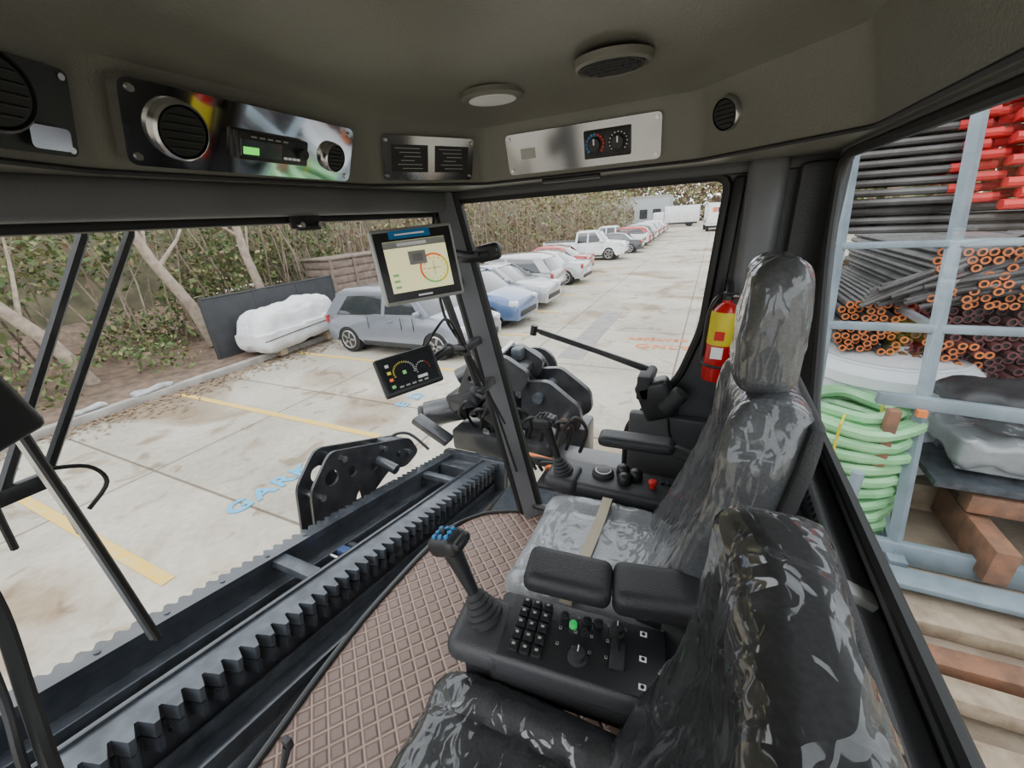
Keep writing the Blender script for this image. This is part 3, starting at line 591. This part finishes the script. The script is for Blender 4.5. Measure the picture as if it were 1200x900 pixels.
b.cyl((-.84,2.5,-1.42),(-.84,2.95,-1.42),.05,ALU,n=16); b.cyl((-1.05,2.5,-1.25),(-1.05,2.95,-1.25),.04,PAINTG,n=16)
b.cyl((-2.12,2.50,-1.55),(-1.75,2.75,-1.50),.115,PAINTK,n=26,bev=.02); b.cyl((-2.16,2.475,-1.555),(-2.12,2.50,-1.55),.09,RUB,n=26,bev=.01); b.cyl((-1.8,2.6,-1.2),(-1.5,2.8,-1.05),.07,PAINTK,n=20,bev=.01)
b.box((-1.42,2.85,-1.75),(.9,.7,.2),PAINTK,bev=.03); b.box((-1.36,2.8,-1.08),(.34,.3,.10),PAINTK,bev=.03,rot=(0,R(12),0)); b.box((-1.75,2.7,-1.38),(.3,.34,.16),PAINTK,bev=.03,rot=(0,R(-20),0))
b.box((-1.5,2.7,-.99),(.12,.12,.12),PAINTG,bev=.02); b.box((-1.3,2.75,-.99),(.09,.1,.1),PAINTG,bev=.02); b.cyl((-1.4,2.6,-.98),(-1.4,2.85,-.95),.03,ALU,n=12)
for k in range(9):
    x0=-1.75+.11*k; b.tube([(x0,2.55,-1.55+.04*(k%3)),(x0+.05,2.42,-1.42),(x0+.15,2.4,-1.30-.05*(k%2)),(x0+.2,2.5,-1.45),(x0+.12,2.6,-1.7)],.014,RUB,n=8,sm=6)
for k in range(6): b.tube([(-.9-.05*k,2.3,-1.72),(-.85-.06*k,2.2,-1.60+.02*k),(-.6-.06*k,2.3,-1.62),(-.5,2.6,-1.8)],.013,RUB if k%3 else ORG,n=8,sm=6)
b.box((-.55,2.45,-1.78),(.8,.6,.08),PAINTK,bev=.02); b.box((-.35,2.2,-1.55),(.35,.12,.05),PAINTG,rot=(0,R(-12),0),bev=.01)
for k in range(5): b.box((-.75+.14*k,2.12,-1.66),(.09,.07,.07),(PAINTG,BLK,ALU,BLK,PAINTG)[k],bev=.012); b.cyl((-.75+.14*k,2.12,-1.62),(-.75+.14*k,2.1,-1.56),.014,ALU,n=8)
b.box((-1.9,2.3,-1.55),(.35,.12,.06),PAINTK,rot=(0,R(28),0),bev=.015); b.box((-.95,3.1,-2.3),(.3,.3,1.2),PAINTK,bev=.03); b.box((-1.8,3.1,-2.3),(.3,.3,1.2),PAINTK,bev=.03)
b.done()
# ================================================================= LOT
b=MB('ground'); b.raw([(-120,-120,G),(120,-120,G),(120,220,G),(-120,220,G)],[(0,1,2,3)],groundmat(),recalc=False); b.done()
b=MB('parking_lines')
for k in range(-3,9):
    y=1.05+2.8*k
    b.box((-6.85,y,G+.006),(5.3,.11,.008),YLINE)
for k in range(0,14): b.box((3.4,8+2.8*k,G+.006),(4.,.1,.008),YLINE)
b.done()
b=MB('pavement_patch'); b.box((-2.55,10.3,G+.005),(.55,4.6,.008),PATCH); b.box((.2,10.,G+.005),(.7,5.,.008),PATCH); b.box((1.0,22,G+.005),(.5,16.,.008),PATCH); b.done()
def text(name,s,size,loc,rz,m):
    c=bpy.data.curves.new(name,'FONT'); c.body=s; c.size=size; c.extrude=.004; c.offset=.012*size/.4; c.space_character=1.2
    o=bpy.data.objects.new('t',c); bpy.context.collection.objects.link(o); bpy.context.view_layer.update()
    me=bpy.data.meshes.new_from_object(o); bpy.data.objects.remove(o); me.name=name; me.materials.clear(); me.materials.append(m)
    o=bpy.data.objects.new(name,me); bpy.context.collection.objects.link(o); o.location=loc; o.rotation_euler=(0,0,rz)
text('pavement_lettering','GARK',.35,(-4.54,1.86,G+.008),R(86),BLUEP)
text('pavement_lettering','E D',.34,(-4.5,4.8,G+.008),R(88),BLUEP)
text('pavement_lettering','RESERVED',.26,(-1.6,9.7,G+.008),R(3),ORP); text('pavement_lettering','ONLY',.40,(-1.35,9.1,G+.008),R(3),ORP)
b=MB('kerb'); b.box((-9.85,25,G+.06),(.18,70,.16),KERB,bev=.02); b.done()
b=MB('verge'); 
n=60; vs=[]; 
for i in range(n+1):
    y=-12+90*i/n
    for j,x in enumerate((-9.94,-10.6,-11.5,-12.8,-15,-16.5)):
        vs.append((x,y,G+(.10,.14,.2,.35,.6,1.)[j]+.08*noise.noise(V((x*.8,y*.9,0)))*(j>0)))
b.raw(vs,[(i*6+j,i*6+j+1,(i+1)*6+j+1,(i+1)*6+j) for i in range(n) for j in range(5)],SOIL); b.done(80)
b=MB('leaf_litter'); LV=[];LF=[]
for k in range(1600):
    x=-9.75+abs(random.gauss(0,.45)); y=random.uniform(-2,11); s=random.uniform(.02,.06); a=random.random()*6.28; dx,dy=s*math.cos(a),s*math.sin(a)
    b_=G+.012+random.random()*.01; 
    LV+=[(x-dx,y-dy,b_),(x+dy*.6,y-dx*.6,b_+.01),(x+dx,y+dy,b_),(x-dy*.6,y+dx*.6,b_+.012)]; LF.append((4*k,4*k+1,4*k+2,4*k+3))
b.raw(LV,LF,LF3,recalc=False)
for (x,y,s) in ((-9.95,2.6,.4),(-9.9,3.6,.5),(-10.1,1.5,.4)): b.soft((.22*s,.7*s,.045),.045,SNOW,M=Matrix.Translation((x,y,G+.17))@Matrix.Rotation(.2*s,4,'Z'),cuts=6,fn=lambda p:V((p.x+.03*noise.noise(p*9),p.y,p.z+.05*noise.noise(p*7))))
b.done()
b=MB('wooded_bank'); n=80; vs=[]; prof=[(-16,.6),(-17,2.5),(-18,4.5),(-19,6.5),(-21,8.2),(-27,8.6)]
for i in range(n+1):
    y=-25+106*i/n
    for (x,z) in prof: vs.append((x+1.6*noise.noise(V((x,y*.35,z))),y,G+z+1.2*noise.noise(V((x*.5+9,y*.3,z*.4)))-(z*.28 if y>30 else 0)))
m_=len(prof); b.raw(vs,[(i*m_+j,i*m_+j+1,(i+1)*m_+j+1,(i+1)*m_+j) for i in range(n) for j in range(m_-1)],BANK); b.done(80)
def leafmass(name,regs,mats,tw=0):
    Vs=[];Fs=[];MI=[];o=0
    for (x0,x1,y0,y1,z0,z1,n,s,w) in regs:
        c=np.stack([rng.uniform(x0,x1,n),rng.uniform(y0,y1,n),rng.uniform(z0,z1,n)],1)
        keep=np.array([noise.noise(V((a*.7,b_*.7,c_*.7)))+.35*noise.noise(V((a*2,b_*2,c_*2)))>-.10 for a,b_,c_ in c]); c=c[keep]; k=len(c)
        u=rng.normal(size=(k,3)); u/=np.linalg.norm(u,axis=1)[:,None]; v=rng.normal(size=(k,3)); v-=u*(u*v).sum(1)[:,None]; v/=np.linalg.norm(v,axis=1)[:,None]
        ss=(s*rng.uniform(.5,1.3,k))[:,None]
        q=np.stack([c-u*ss,c+v*ss*.55,c+u*ss,c-v*ss*.55],1).reshape(-1,3)
        Vs.append(q); Fs.append(np.arange(k*4).reshape(-1,4)+o); o+=k*4; MI.append(rng.choice(len(mats),k,p=w))
    Vs=np.concatenate(Vs);Fs=np.concatenate(Fs);MI=np.concatenate(MI)
    me=bpy.data.meshes.new(name); me.from_pydata(Vs.tolist(),[],Fs.tolist()); 
    for m in mats: me.materials.append(m)
    me.polygons.foreach_set('material_index',MI.astype(np.int32)); ob=bpy.data.objects.new(name,me); bpy.context.collection.objects.link(ob)
LM=[LF1,LF2,LF3,LF4]; wg=[.38,.32,.14,.16]; wb=[.2,.08,.5,.22]
leafmass('shrub_foliage',[(-14,-12.3,-4,12,G+.2,G+4.5,30000,.080,wg),(-14.5,-12.4,12,30,G+.2,G+4.6,14000,.12,wb),(-15,-12,30,75,G+.3,G+5.5,9000,.2,wb),(-11.8,-10.6,-4,5,G+.1,G+.9,2500,.07,wg)],LM)
b=MB('tree_trunks')
for (p,q,r,m) in [((-11.6,3.3,G+.2),(-11.6,2.2,.2),.12,BARL),((-11.7,5.9,G+.3),(-11.7,5.0,.6),.13,BARL),((-11.8,7.6,G+.3),(-11.8,7.5,.6),.12,BARL),((-12.9,12,G),(-12.9,12.6,2.),.1,BAR)]:
    p=V(p);q=V(q); b.tube([p,p.lerp(q,.35)+V((0,.08,0)),p.lerp(q,.7)-V((0,.06,0)),q+(q-p)*.3],[r*1.2,r,r*.85,r*.7],m,n=10)
    for k in range(3):
        t=.5+.15*k; a=p.lerp(q,t); dd=V((random.uniform(-1,.2),random.uniform(-1.2,1.2),random.uniform(.8,1.8))); b.tube([a,a+dd*.5,a+dd+V((0,0,.3))],[r*.4,r*.25,r*.1],m,n=6)
b.done()
b=MB('brush_stems')
for k in range(460):
    y=random.uniform(-4,30) if k<300 else random.uniform(30,80); x=random.uniform(-14,-12.3); h=random.uniform(2.5,5.5); l=V((random.gauss(0,.4),random.gauss(0,.9),h)); p=V((x,y,G+.1)); r=random.uniform(.012,.035)
    b.tube([p,p+l*.5+V((0,random.gauss(0,.15),0)),p+l],[r,r*.8,r*.3],BARL if k%4==0 else BAR,n=4)
b.done()
b=MB('chainlink_fence'); b.box((-10.7,7.3,-2.08),(.03,3.9,1.5),FENCE); 
for k in range(4): b.cyl((-10.7,5.4+1.28*k,G),(-10.7,5.4+1.28*k,-1.26),.035,FENCE,n=8)
b.cyl((-10.7,5.4,-1.3),(-10.7,9.25,-1.3),.025,FENCE,n=8); b.done()
b=MB('timber_shed'); b.box((-11.6,11.1,-1.87),(1.1,3.0,2.0),SHED); 
for k in range(8): b.box((-11.03,11.1,-2.78+.25*k),(.04,3.05,.20),SHED,bev=.01); b.box((-11.6,9.58,-2.78+.25*k),(1.15,.04,.20),SHED,bev=.01)
for y in (9.6,10.6,11.6,12.6): b.box((-11.0,y,-1.85),(.06,.10,2.1),SHED)
b.box((-11.6,11.1,-.84),(1.3,3.2,.05),SHED); b.done()
b=MB('tarp_covered_boat'); 
b.soft((.60,1.25,.5),.28,TARP,M=Matrix.Translation((-9.95,6.95,-2.14)),cuts=34,fn=lambda p:V((p.x*(1-.18*(p.z>0))+.04*noise.noise(p*4),p.y*(1-.16*max(0,p.z/.5)),p.z+.06*p.y+.07*noise.noise(p*3)+.03*noise.noise(p*9)+.02*math.sin(p.y*9)*(p.z<.2))))
b.tube([(-9.30,5.75,-2.35),(-9.32,6.9,-2.28),(-9.34,8.1,-2.22)],.012,RUB,n=6,sm=4)
for y in (6.3,7.8): b.box((-10,y,-2.74),(.9,.2,.22),WOOD)
b.done()
# cars -------------------------------------------------------------
def paint(n,c): return mat(n,c,.25,metal=.35,coat=1,col2=tuple(x*.95 for x in c))
CS=paint('car_silver',(.42,.43,.45)); CG=paint('car_grey_blue',(.25,.27,.32)); CB=paint('car_blue',(.10,.17,.34)); CW=mat('car_white',(.8,.81,.83),.3,coat=1); CR=paint('car_red',(.42,.04,.04)); CK=paint('car_dark',(.05,.055,.06)); CS2=paint('car_pale_silver',(.52,.53,.54))
def car(name,kind,pm,loc,yaw):
    b=MB(name); 
    if kind=='suv': L,w,belt,h=4.35,.88,.98,1.58; hood=[(L-1.15,1.02),(L-.5,.93),(L-.12,.78),(L-.01,.55),(L-.05,.25)]; gh=[(.12,.93),(.42,1.42),(.75,1.55),(1.5,1.6),(2.5,1.56),(2.75,1.5),(L-1.0,1.0)]; rear=[(.06,.28),(0,.55),(.04,.85),(.12,.98)]; pil=[[(.12,.95),(.5,.95),(.95,1.5),(.55,1.5)],[(1.95,.95),(2.05,.95),(2.05,1.56),(1.95,1.56)],[(L-1.25,.95),(L-1.02,1.0),(2.72,1.53),(2.55,1.56)]]
    elif kind=='sedan': L,w,belt,h=4.6,.88,.92,1.44; hood=[(L-1.25,.95),(L-.5,.86),(L-.12,.72),(L-.01,.52),(L-.05,.24)]; gh=[(.75,.92),(1.3,1.34),(1.9,1.43),(2.5,1.42),(2.75,1.37),(L-1.1,.93)]; rear=[(.06,.28),(0,.55),(.03,.82),(.12,.94),(.7,.96)]; pil=[[(.75,.9),(1.15,.9),(1.5,1.37),(1.25,1.33)],[(2.1,.9),(2.2,.9),(2.2,1.41),(2.1,1.41)],[(L-1.32,.9),(L-1.12,.93),(2.75,1.38),(2.58,1.41)]]
    else: L,w,belt,h=5.6,.97,1.15,1.85; hood=[(L-1.3,1.2),(L-.25,1.12),(L-.06,.95),(L,.6),(L-.05,.35)]; gh=[(2.35,1.1),(2.4,1.75),(2.6,1.84),(3.5,1.84),(3.75,1.78),(L-1.25,1.17)]; rear=[(.04,.5),(0,.7),(0,1.2)]; pil=[[(2.35,1.1),(2.5,1.1),(2.55,1.8),(2.42,1.75)],[(3.15,1.1),(3.25,1.1),(3.25,1.83),(3.15,1.83)],[(L-1.45,1.1),(L-1.27,1.17),(3.74,1.79),(3.55,1.84)]]
    rw=.34 if kind!='pickup' else .4; ax=(.82,L-.88) if kind!='pickup' else (1.15,L-1.0)
    def arch(c): return [(c+(rw+.07)*math.cos(R(a)),.30+(rw+.06)*math.sin(R(a))*1.05) for a in range(-4,185,17)]
    P=rear+[(hood[0][0]-1.2,belt+.02)]+hood+arch(ax[1])+arch(ax[0])
    def fl(co):
        x,z,y=co.x,co.y,co.z-w; k=1-.10*max(0,(z-.6))/.5*1.0 - .05*max(0,.4-z)
        e=min(x,L-x); k*=1-.14*max(0,1-e/.6)**2
        return (x,z,y*k)
    X=XZ(0)
    b.prism(P,2*w,pm,X,bev=.05,fn=fl)
    wg_=w*.93
    def fg(co):
        x,z,y=co.x,co.y,co.z; k=1-.24*max(0,(z-belt))/(h-belt); return (x,z,(y)*k)
    def fgm(co,wd): return fg(V((co.x,co.y,co.z-wd)))
    b.prism(gh,2*wg_*.985,CARG,X,bev=.03,fn=lambda c:fgm(c,wg_*.985))
    zr=h-.09
    roof=[p for p in gh if p[1]>zr-.08]; b.prism([(p[0],p[1]+.012) for p in roof]+[(roof[-1][0]-.08,roof[-1][1]-.05),(roof[0][0]+.08,roof[0][1]-.05)],2*wg_*1.0,pm,X,bev=.02,fn=lambda c:fgm(c,wg_))
    for q in pil:
        for s in (-1,1):
            b.prism(q,.03,pm,X,fn=lambda c,s=s:fg(V((c.x,c.y,s*(wg_*1.0-.015)+(c.z-.015)))))
    for a in ax:
        b.cyl((a,-w*.7,.36),(a,w*.7,.36),rw+.06,RUB,n=24)
        for s in (-1,1):
            b.cyl((a,s*(w-.22),rw),(a,s*(w-.01),rw),rw,TYRE,n=28,bev=.03); b.cyl((a,s*(w-.1),rw),(a,s*(w+.0),rw),rw*.66,BLKM,n=24)
            for k in range(5): b.box((rw*.33*math.cos(k*1.257),0,rw*.33*math.sin(k*1.257)),(rw*.64,.02,rw*.16),RIM,rot=(0,-k*1.257,0),M=Matrix.Translation((a,s*(w+.0),rw)))
            b.tube([(a+rw*.64*math.cos(t),s*(w+.0),rw+rw*.64*math.sin(t)) for t in [i*math.pi/10 for i in range(20)]],.018,RIM,n=6,closed=True)
    for s in (-1,1):
        b.box((L-.2,s*(w-.24),.72 if kind!='pickup' else .95),(.26,.32,.15),HLAMP,rot=(0,R(12),s*R(-22)),bev=.03); b.box((.10,s*(w-.2),.82),(.12,.26,.2),TLAMP,rot=(0,0,s*R(14)),bev=.03)
        b.box((gh[-1][0]-.28,s*(w+.03),belt+.07),(.12,.2,.13),pm,bev=.04)
        for x in (1.55,2.55,L-1.45): b.box((x if x<L-1.2 else x,s*w*.985,.68),(.012,.012,.55),BLKM)
        b.box((L/2,s*(w-.02),.30),(L-2.6,.06,.12),BLKM,bev=.02); b.box((2.2,s*(w-.02),.86),(.16,.03,.03),pm,bev=.01)
    b.box((L-.05,0,.42),(.10,w*1.3,.18),BLKM,bev=.04); b.box((.02,0,.6),(.06,.5,.13),W_); b.box((.05,0,.38),(.10,w*1.5,.16),BLKM,bev=.04)
    if kind=='pickup': b.box((1.2,0,1.205),(2.1,1.6,.02),BLKM)
    return b.done(35,loc=loc,rotz=yaw)
car('parked_car','suv',CG,(-8.85,7.95,G),0)
car('parked_car','suv',CB,(-8.95,10.7,G),0)
car('parked_car','suv',CS,(-5.2,15.3,G),R(180))
car('parked_car','sedan',CS2,(-4.9,18.3,G),R(180)); car('parked_car','sedan',CS,(-9.3,13.2,G),0)
car('parked_car','sedan',CR,(-5.6,21.4,G),R(180))
car('pickup_truck','pickup',CW,(-10.6,28.2,G),R(0))
for k,(pm,kd) in enumerate([(CK,'sedan'),(CW,'pickup'),(CR,'suv'),(CK,'suv'),(CW,'suv'),(CR,'sedan'),(CS2,'suv'),(CR,'sedan'),(CW,'suv'),(CK,'sedan')]):
    car('pickup_truck' if kd=='pickup' else 'parked_car',kd,pm,(-4.6-.1*k,32.5+3.1*k,G),R(180))
def boxtruck(name,c=CW):
    b=MB(name); b.box((2.6,0,1.9),(5.2,2.3,2.5),c,bev=.05); b.box((6.1,0,1.45),(1.7,2.1,1.7),c,bev=.2,seg=3); b.box((6.5,0,1.9),(.95,1.9,.6),CARG,bev=.15); b.box((3.4,0,.55),(6.4,1.8,.3),BLKM,bev=.03)
    for x in (1.3,6.0):
        for s in (-1,1): b.cyl((x,s*.8,.45),(x,s*1.1,.45),.45,TYRE,n=20,bev=.03)
    b.box((-.02,0,2.),(.04,2.0,2.0),W_); return b
b=boxtruck('delivery_truck'); PUR=mat('purple_logo',(.12,.03,.3),.5); b.box((2.6,-1.17,2.2),(1.6,.02,.7),PUR); b.box((3.7,-1.17,2.2),(.9,.02,.7),ORG); b.box((-.05,-.35,2.4),(.02,.9,.5),PUR); b.box((-.05,.4,2.4),(.02,.5,.5),ORG); b.done(35,loc=(.3,56,G),rotz=R(95))
boxtruck('delivery_truck').done(35,loc=(-2.5,76,G),rotz=R(-170)); boxtruck('delivery_truck').done(35,loc=(-3,82,G),rotz=R(-175))
b=MB('warehouse_building'); b.box((-16,90,-.3),(16,9,5.2),BLD); 
for k in range(6): b.box((-22+2.4*k,85.4,-.8),(1.4,.1,1.6),CARG)
b.box((-16,85.6,2.2),(16.4,.4,.3),KERB); b.done()
leafmass('distant_trees',[(-45,40,98,112,G,G+10,22000,.6,[.12,.06,.57,.25]),(6,30,40,70,G,G+5,5000,.4,wb)],LM)
# ================================================================= YARD ON THE RIGHT
def yy(z): return 3.6+.29*(z+2.9)
b=MB('pipe_rack')
for x in (.95,1.66,3.2,4.7): b.tube([(x,yy(G),G),(x,yy(1.4),1.4)],.05,RACK,n=4,up=(1,1,0)); b.box((x,5.5,G+.06),(.12,4,.12),RACK)
for z,hh in ((-2.78,.2),(-1.0,.06),(-.38,.05),(.9,.07)): b.box((2.9,yy(z),z),(4.2,.07,hh),RACK,bev=.008)
b.box((2.4,yy(-1.58)-.06,-1.58),(2.1,.07,.10),RACK,bev=.008,rot=(0,R(3),0)); b.box((2.3,3.35,-2.80),(2.6,.2,.05),RACK,bev=.01)
for x in (1.66,3.2): b.tube([(x,yy(-1.0),-1.0),(x,7.0,-1.0)],.035,RACK,n=4); b.tube([(x,yy(-2.8),-2.8),(x,7,-1.2)],.03,RACK,n=4)
b.box((1.42,3.75,-1.80),(.08,.08,.5),RUST,bev=.01); b.box((1.62,3.85,-1.60),(.06,.05,.05),ORG); b.cyl((1.18,3.35,-2.5),(1.2,3.4,-1.95),.04,RACK,n=12)
b.done()
def pipes_y(name,regs):
    b=MB(name)
    for (x0,x1,z0,z1,r,y0,ln,capm,pipem,prob) in regs:
        j=0; z=z0
        while z<z1:
            x=x0+(r if j%2 else 0)
            while x<x1:
                if random.random()<prob:
                    yo=y0+random.uniform(-.06,.10)
                    b.cyl((x,yo,z),(x,yo+ln,z),r*.86,pipem,n=8)
                    if capm:
                        b.tube([(x+r*.72*math.cos(t),yo-.012,z+r*.72*math.sin(t)) for t in [i*math.pi/5 for i in range(10)]],r*.26,capm,n=4,closed=True)
                        b.cyl((x,yo-.003,z),(x,yo+.01,z),r*.6,RUB,n=8)
                x+=2*r
            z+=r*1.75; j+=1
    return b.done()
pipes_y('drill_rod_stack',[(1.22,1.74,-1.40,-.90,.036,4.85,2.5,ORG,DPIPE,.93),(1.74,2.25,-.93,-.45,.036,4.75,2.5,ORG,DPIPE,.9),(2.3,2.7,-.95,-.70,.036,4.8,2.5,ORG,DPIPE,.8),(1.9,2.3,-1.55,-1.25,.036,4.8,2.5,ORG,MAR,.75),
 (1.78,3.2,-1.9,-.98,.042,4.9,2.5,MAR,MAR,.95),(2.3,5.,-.92,-.45,.045,5.1,2.5,MAR,DPIPE,.9),(.9,1.2,-1.3,-.5,.045,5.3,2.4,MAR,DPIPE,.9),(3.2,5.2,-2.7,-.98,.06,4.9,2.5,None,DPIPE,.95),(1.6,3.2,-2.75,-1.95,.06,5.5,2.,None,DPIPE,.9)])
b=MB('drill_rod_bundle')
for i in range(22):
    for j in range(7):
        z=-.30+i*.075; y=4.55+yy(z)-yy(-.3)+j*.10+random.uniform(-.02,.02); xe=(1.66+.08*(j%3)+.06*(i%2)+random.uniform(-.04,.04)) if i>2 else 2.3+random.uniform(-.5,1.2)
        b.cyl((.45,y+.25,z+.02),(xe,y,z),.029,DPIPE,n=8)
        if i>2: b.cyl((xe,y,z),(xe+.14,y-.02,z),.033,REDC,n=8)
for i in range(18):
    for j in range(5):
        z=-.13+i*.075; y=4.42+yy(z)-yy(-.3)+j*.1; x0=1.90+.08*(i%2)+.03*(j%3)
        for q in range(3 if i<12 else 2):
            b.cyl((x0+.24*q,y,z),(x0+.15+.24*q,y,z),.035,REDC,n=8); b.cyl((x0+.15+.24*q,y,z),(x0+.24+.24*q,y,z),.028,BLKM,n=8)
        b.cyl((x0+.72,y,z),(5,y+.3,z),.030,DPIPE,n=8)
for k in range(30):
    b.tube([(1.30+.02*k,4.7+.03*(k%5),-.95+.03*(k%7)),(2.1+.06*k,4.75+.04*(k%4),-.50+.035*(k%6))],.024,DPIPE,n=6)
b.done()
b=MB('green_hose_coil')
P=[]
for layer in range(10):
    for ring in range(3):
        for a in range(0,360,15):
            rr=.44-.06*ring+.012*math.sin(a*.1+layer*2); z=-2.80+.115*layer+.012*math.sin(R(a*3)+layer)
            P.append((1.27+.012*math.sin(layer*3)+rr*math.cos(R(a)),4.15+rr*math.sin(R(a)),z+.115*a/360*(ring==2)))
b.tube(P,.050,GREEN,n=8)
for a in (20,140,250): 
    c,s=math.cos(R(a)),math.sin(R(a)); b.tube([(1.27+.53*c,4.15+.53*s,-2.8),(1.27+.53*c,4.15+.53*s,-1.68),(1.27+.27*c,4.15+.27*s,-1.66),(1.27+.25*c,4.15+.25*s,-2.8)],.010,YEL,n=6)
b.done()
b=MB('white_tote_tank'); TM=Matrix.Translation((1.75,5.15,-2.6)); b.lathe([(.60,0),(.66,.05),(.66,.9),(.70,.92),(.70,1.02),(.66,1.04),(.62,1.10),(.3,1.16),(.2,1.16),(.2,1.22),(.05,1.22)],WHITE,TM,32); b.lathe([(.62,1.105),(.60,1.12),(.58,1.115)],WHITE,TM,32); b.box((1.75,5.15,-2.75),(1.4,1.3,.28),WOOD); b.done()
b=MB('rusty_steel_beams'); b.box((2.75,3.95,-2.35),(1.3,.16,.16),RUST,bev=.01); b.box((2.9,4.25,-2.35),(1.5,.16,.16),RUST,bev=.01,rot=(0,0,R(6))); b.box((2.2,3.92,-2.62),(.14,.9,.3),RUST,bev=.01); b.box((3.4,4.1,-2.62),(.14,.9,.3),RUST,bev=.01); b.done()
b=MB('wrapped_parts_pallet'); 
for k in range(5): b.soft((.7,.05,.045),.02,PAINTG if k%2 else FILM,M=Matrix.Translation((2.7,4.0+.13*k,-2.08+.05*(k%3)))@Matrix.Rotation(R(2*k-4),4,'Z'),cuts=6)
b.soft((.72,.32,.13),.08,FILM,M=Matrix.Translation((2.68,4.25,-1.95)),cuts=18,fn=lambda p:V((p.x,p.y,p.z+.06*noise.noise(p*7)))); b.soft((.3,.25,.10),.08,VINYL,M=Matrix.Translation((2.15,4.2,-1.55)),cuts=10,fn=lambda p:V((p.x,p.y,p.z+.05*noise.noise(p*8))))
b.box((2.65,4.25,-2.2),(1.6,.8,.05),PAINTG); b.box((3.0,3.95,-1.72),(1.1,.12,.08),RACK,bev=.02,rot=(0,R(4),R(3))); b.cyl((2.5,4.1,-1.66),(3.5,4.15,-1.74),.05,DPIPE,n=12); b.done()
b=MB('timber_dunnage')
for k,(x,y,l,m,z,a) in enumerate([(2.6,3.02,2.9,WOOD,.07,2),(2.5,2.72,2.9,RUST,.06,3),(2.6,2.42,3.1,WOOD,.12,1),(2.5,2.15,2.8,WOOD,.06,4),(2.5,1.85,3.0,RUST,.05,2),(2.5,1.5,2.6,WOOD,.08,3),(2.4,1.1,2.6,WOOD,.06,5)]):
    b.box((x,y,G+z),(l,.15,.12),m,bev=.012,rot=(0,0,R(a)))
for k in range(4): b.box((1.5+.8*k,2.2,G+.03),(.1,2.0,.06),WOOD,bev=.01)
b.done()
b=MB('yard_soil'); b.box((3.6,3.2,G+.004),(4.6,6.5,.008),mat('dirt_yard',(.38,.31,.23),.95,col2=(.25,.19,.14),vscale=3,bump=.8,bscale=30)); b.done()
leafmass('hedge_foliage',[(1.5,14,9,12,G,G+5,9000,.2,wb),(9,12,-6,9,G,G+5,6000,.2,wb)],LM)
# ================================================================= LIGHT, WORLD, CAMERA
w=bpy.data.worlds.new('overcast'); bpy.context.scene.world=w; w.use_nodes=True; nt=w.node_tree; bg=nt.nodes['Background']
tc=nt.nodes.new('ShaderNodeTexCoord'); no=nt.nodes.new('ShaderNodeTexNoise'); no.inputs['Scale'].default_value=2.5; no.inputs['Detail'].default_value=5
r=nt.nodes.new('ShaderNodeValToRGB'); r.color_ramp.elements[0].color=(.80,.86,.94,1); r.color_ramp.elements[1].color=(.97,.99,1,1); r.color_ramp.elements[0].position=.3; r.color_ramp.elements[1].position=.65
nt.links.new(tc.outputs['Generated'],no.inputs['Vector']); nt.links.new(no.outputs[0],r.inputs[0]); nt.links.new(r.outputs[0],bg.inputs[0]); bg.inputs[1].default_value=2.8
l=bpy.data.lights.new('sun','SUN'); l.energy=1.1; l.angle=R(40); l.color=(1,.98,.95); o=bpy.data.objects.new('sun',l); bpy.context.collection.objects.link(o); o.rotation_euler=(R(35),R(-25),0)
cam=bpy.data.cameras.new('camera'); cam.sensor_width=36; cam.lens=470/1200*36; cam.clip_start=.02; cam.clip_end=500
co=bpy.data.objects.new('camera',cam); bpy.context.collection.objects.link(co); bpy.context.scene.camera=co
Yc=V((240,210,-470)).normalized(); Zc=-V((77,-1138,-470)); Zc=(Zc-Yc*Zc.dot(Yc)).normalized(); Xc=Yc.cross(Zc)
co.matrix_world=Matrix((Xc,Yc,Zc)).to_4x4()
bpy.context.view_layer.update()
for o in bpy.context.scene.objects:
    if o.parent is None: o.location.z+=2.9
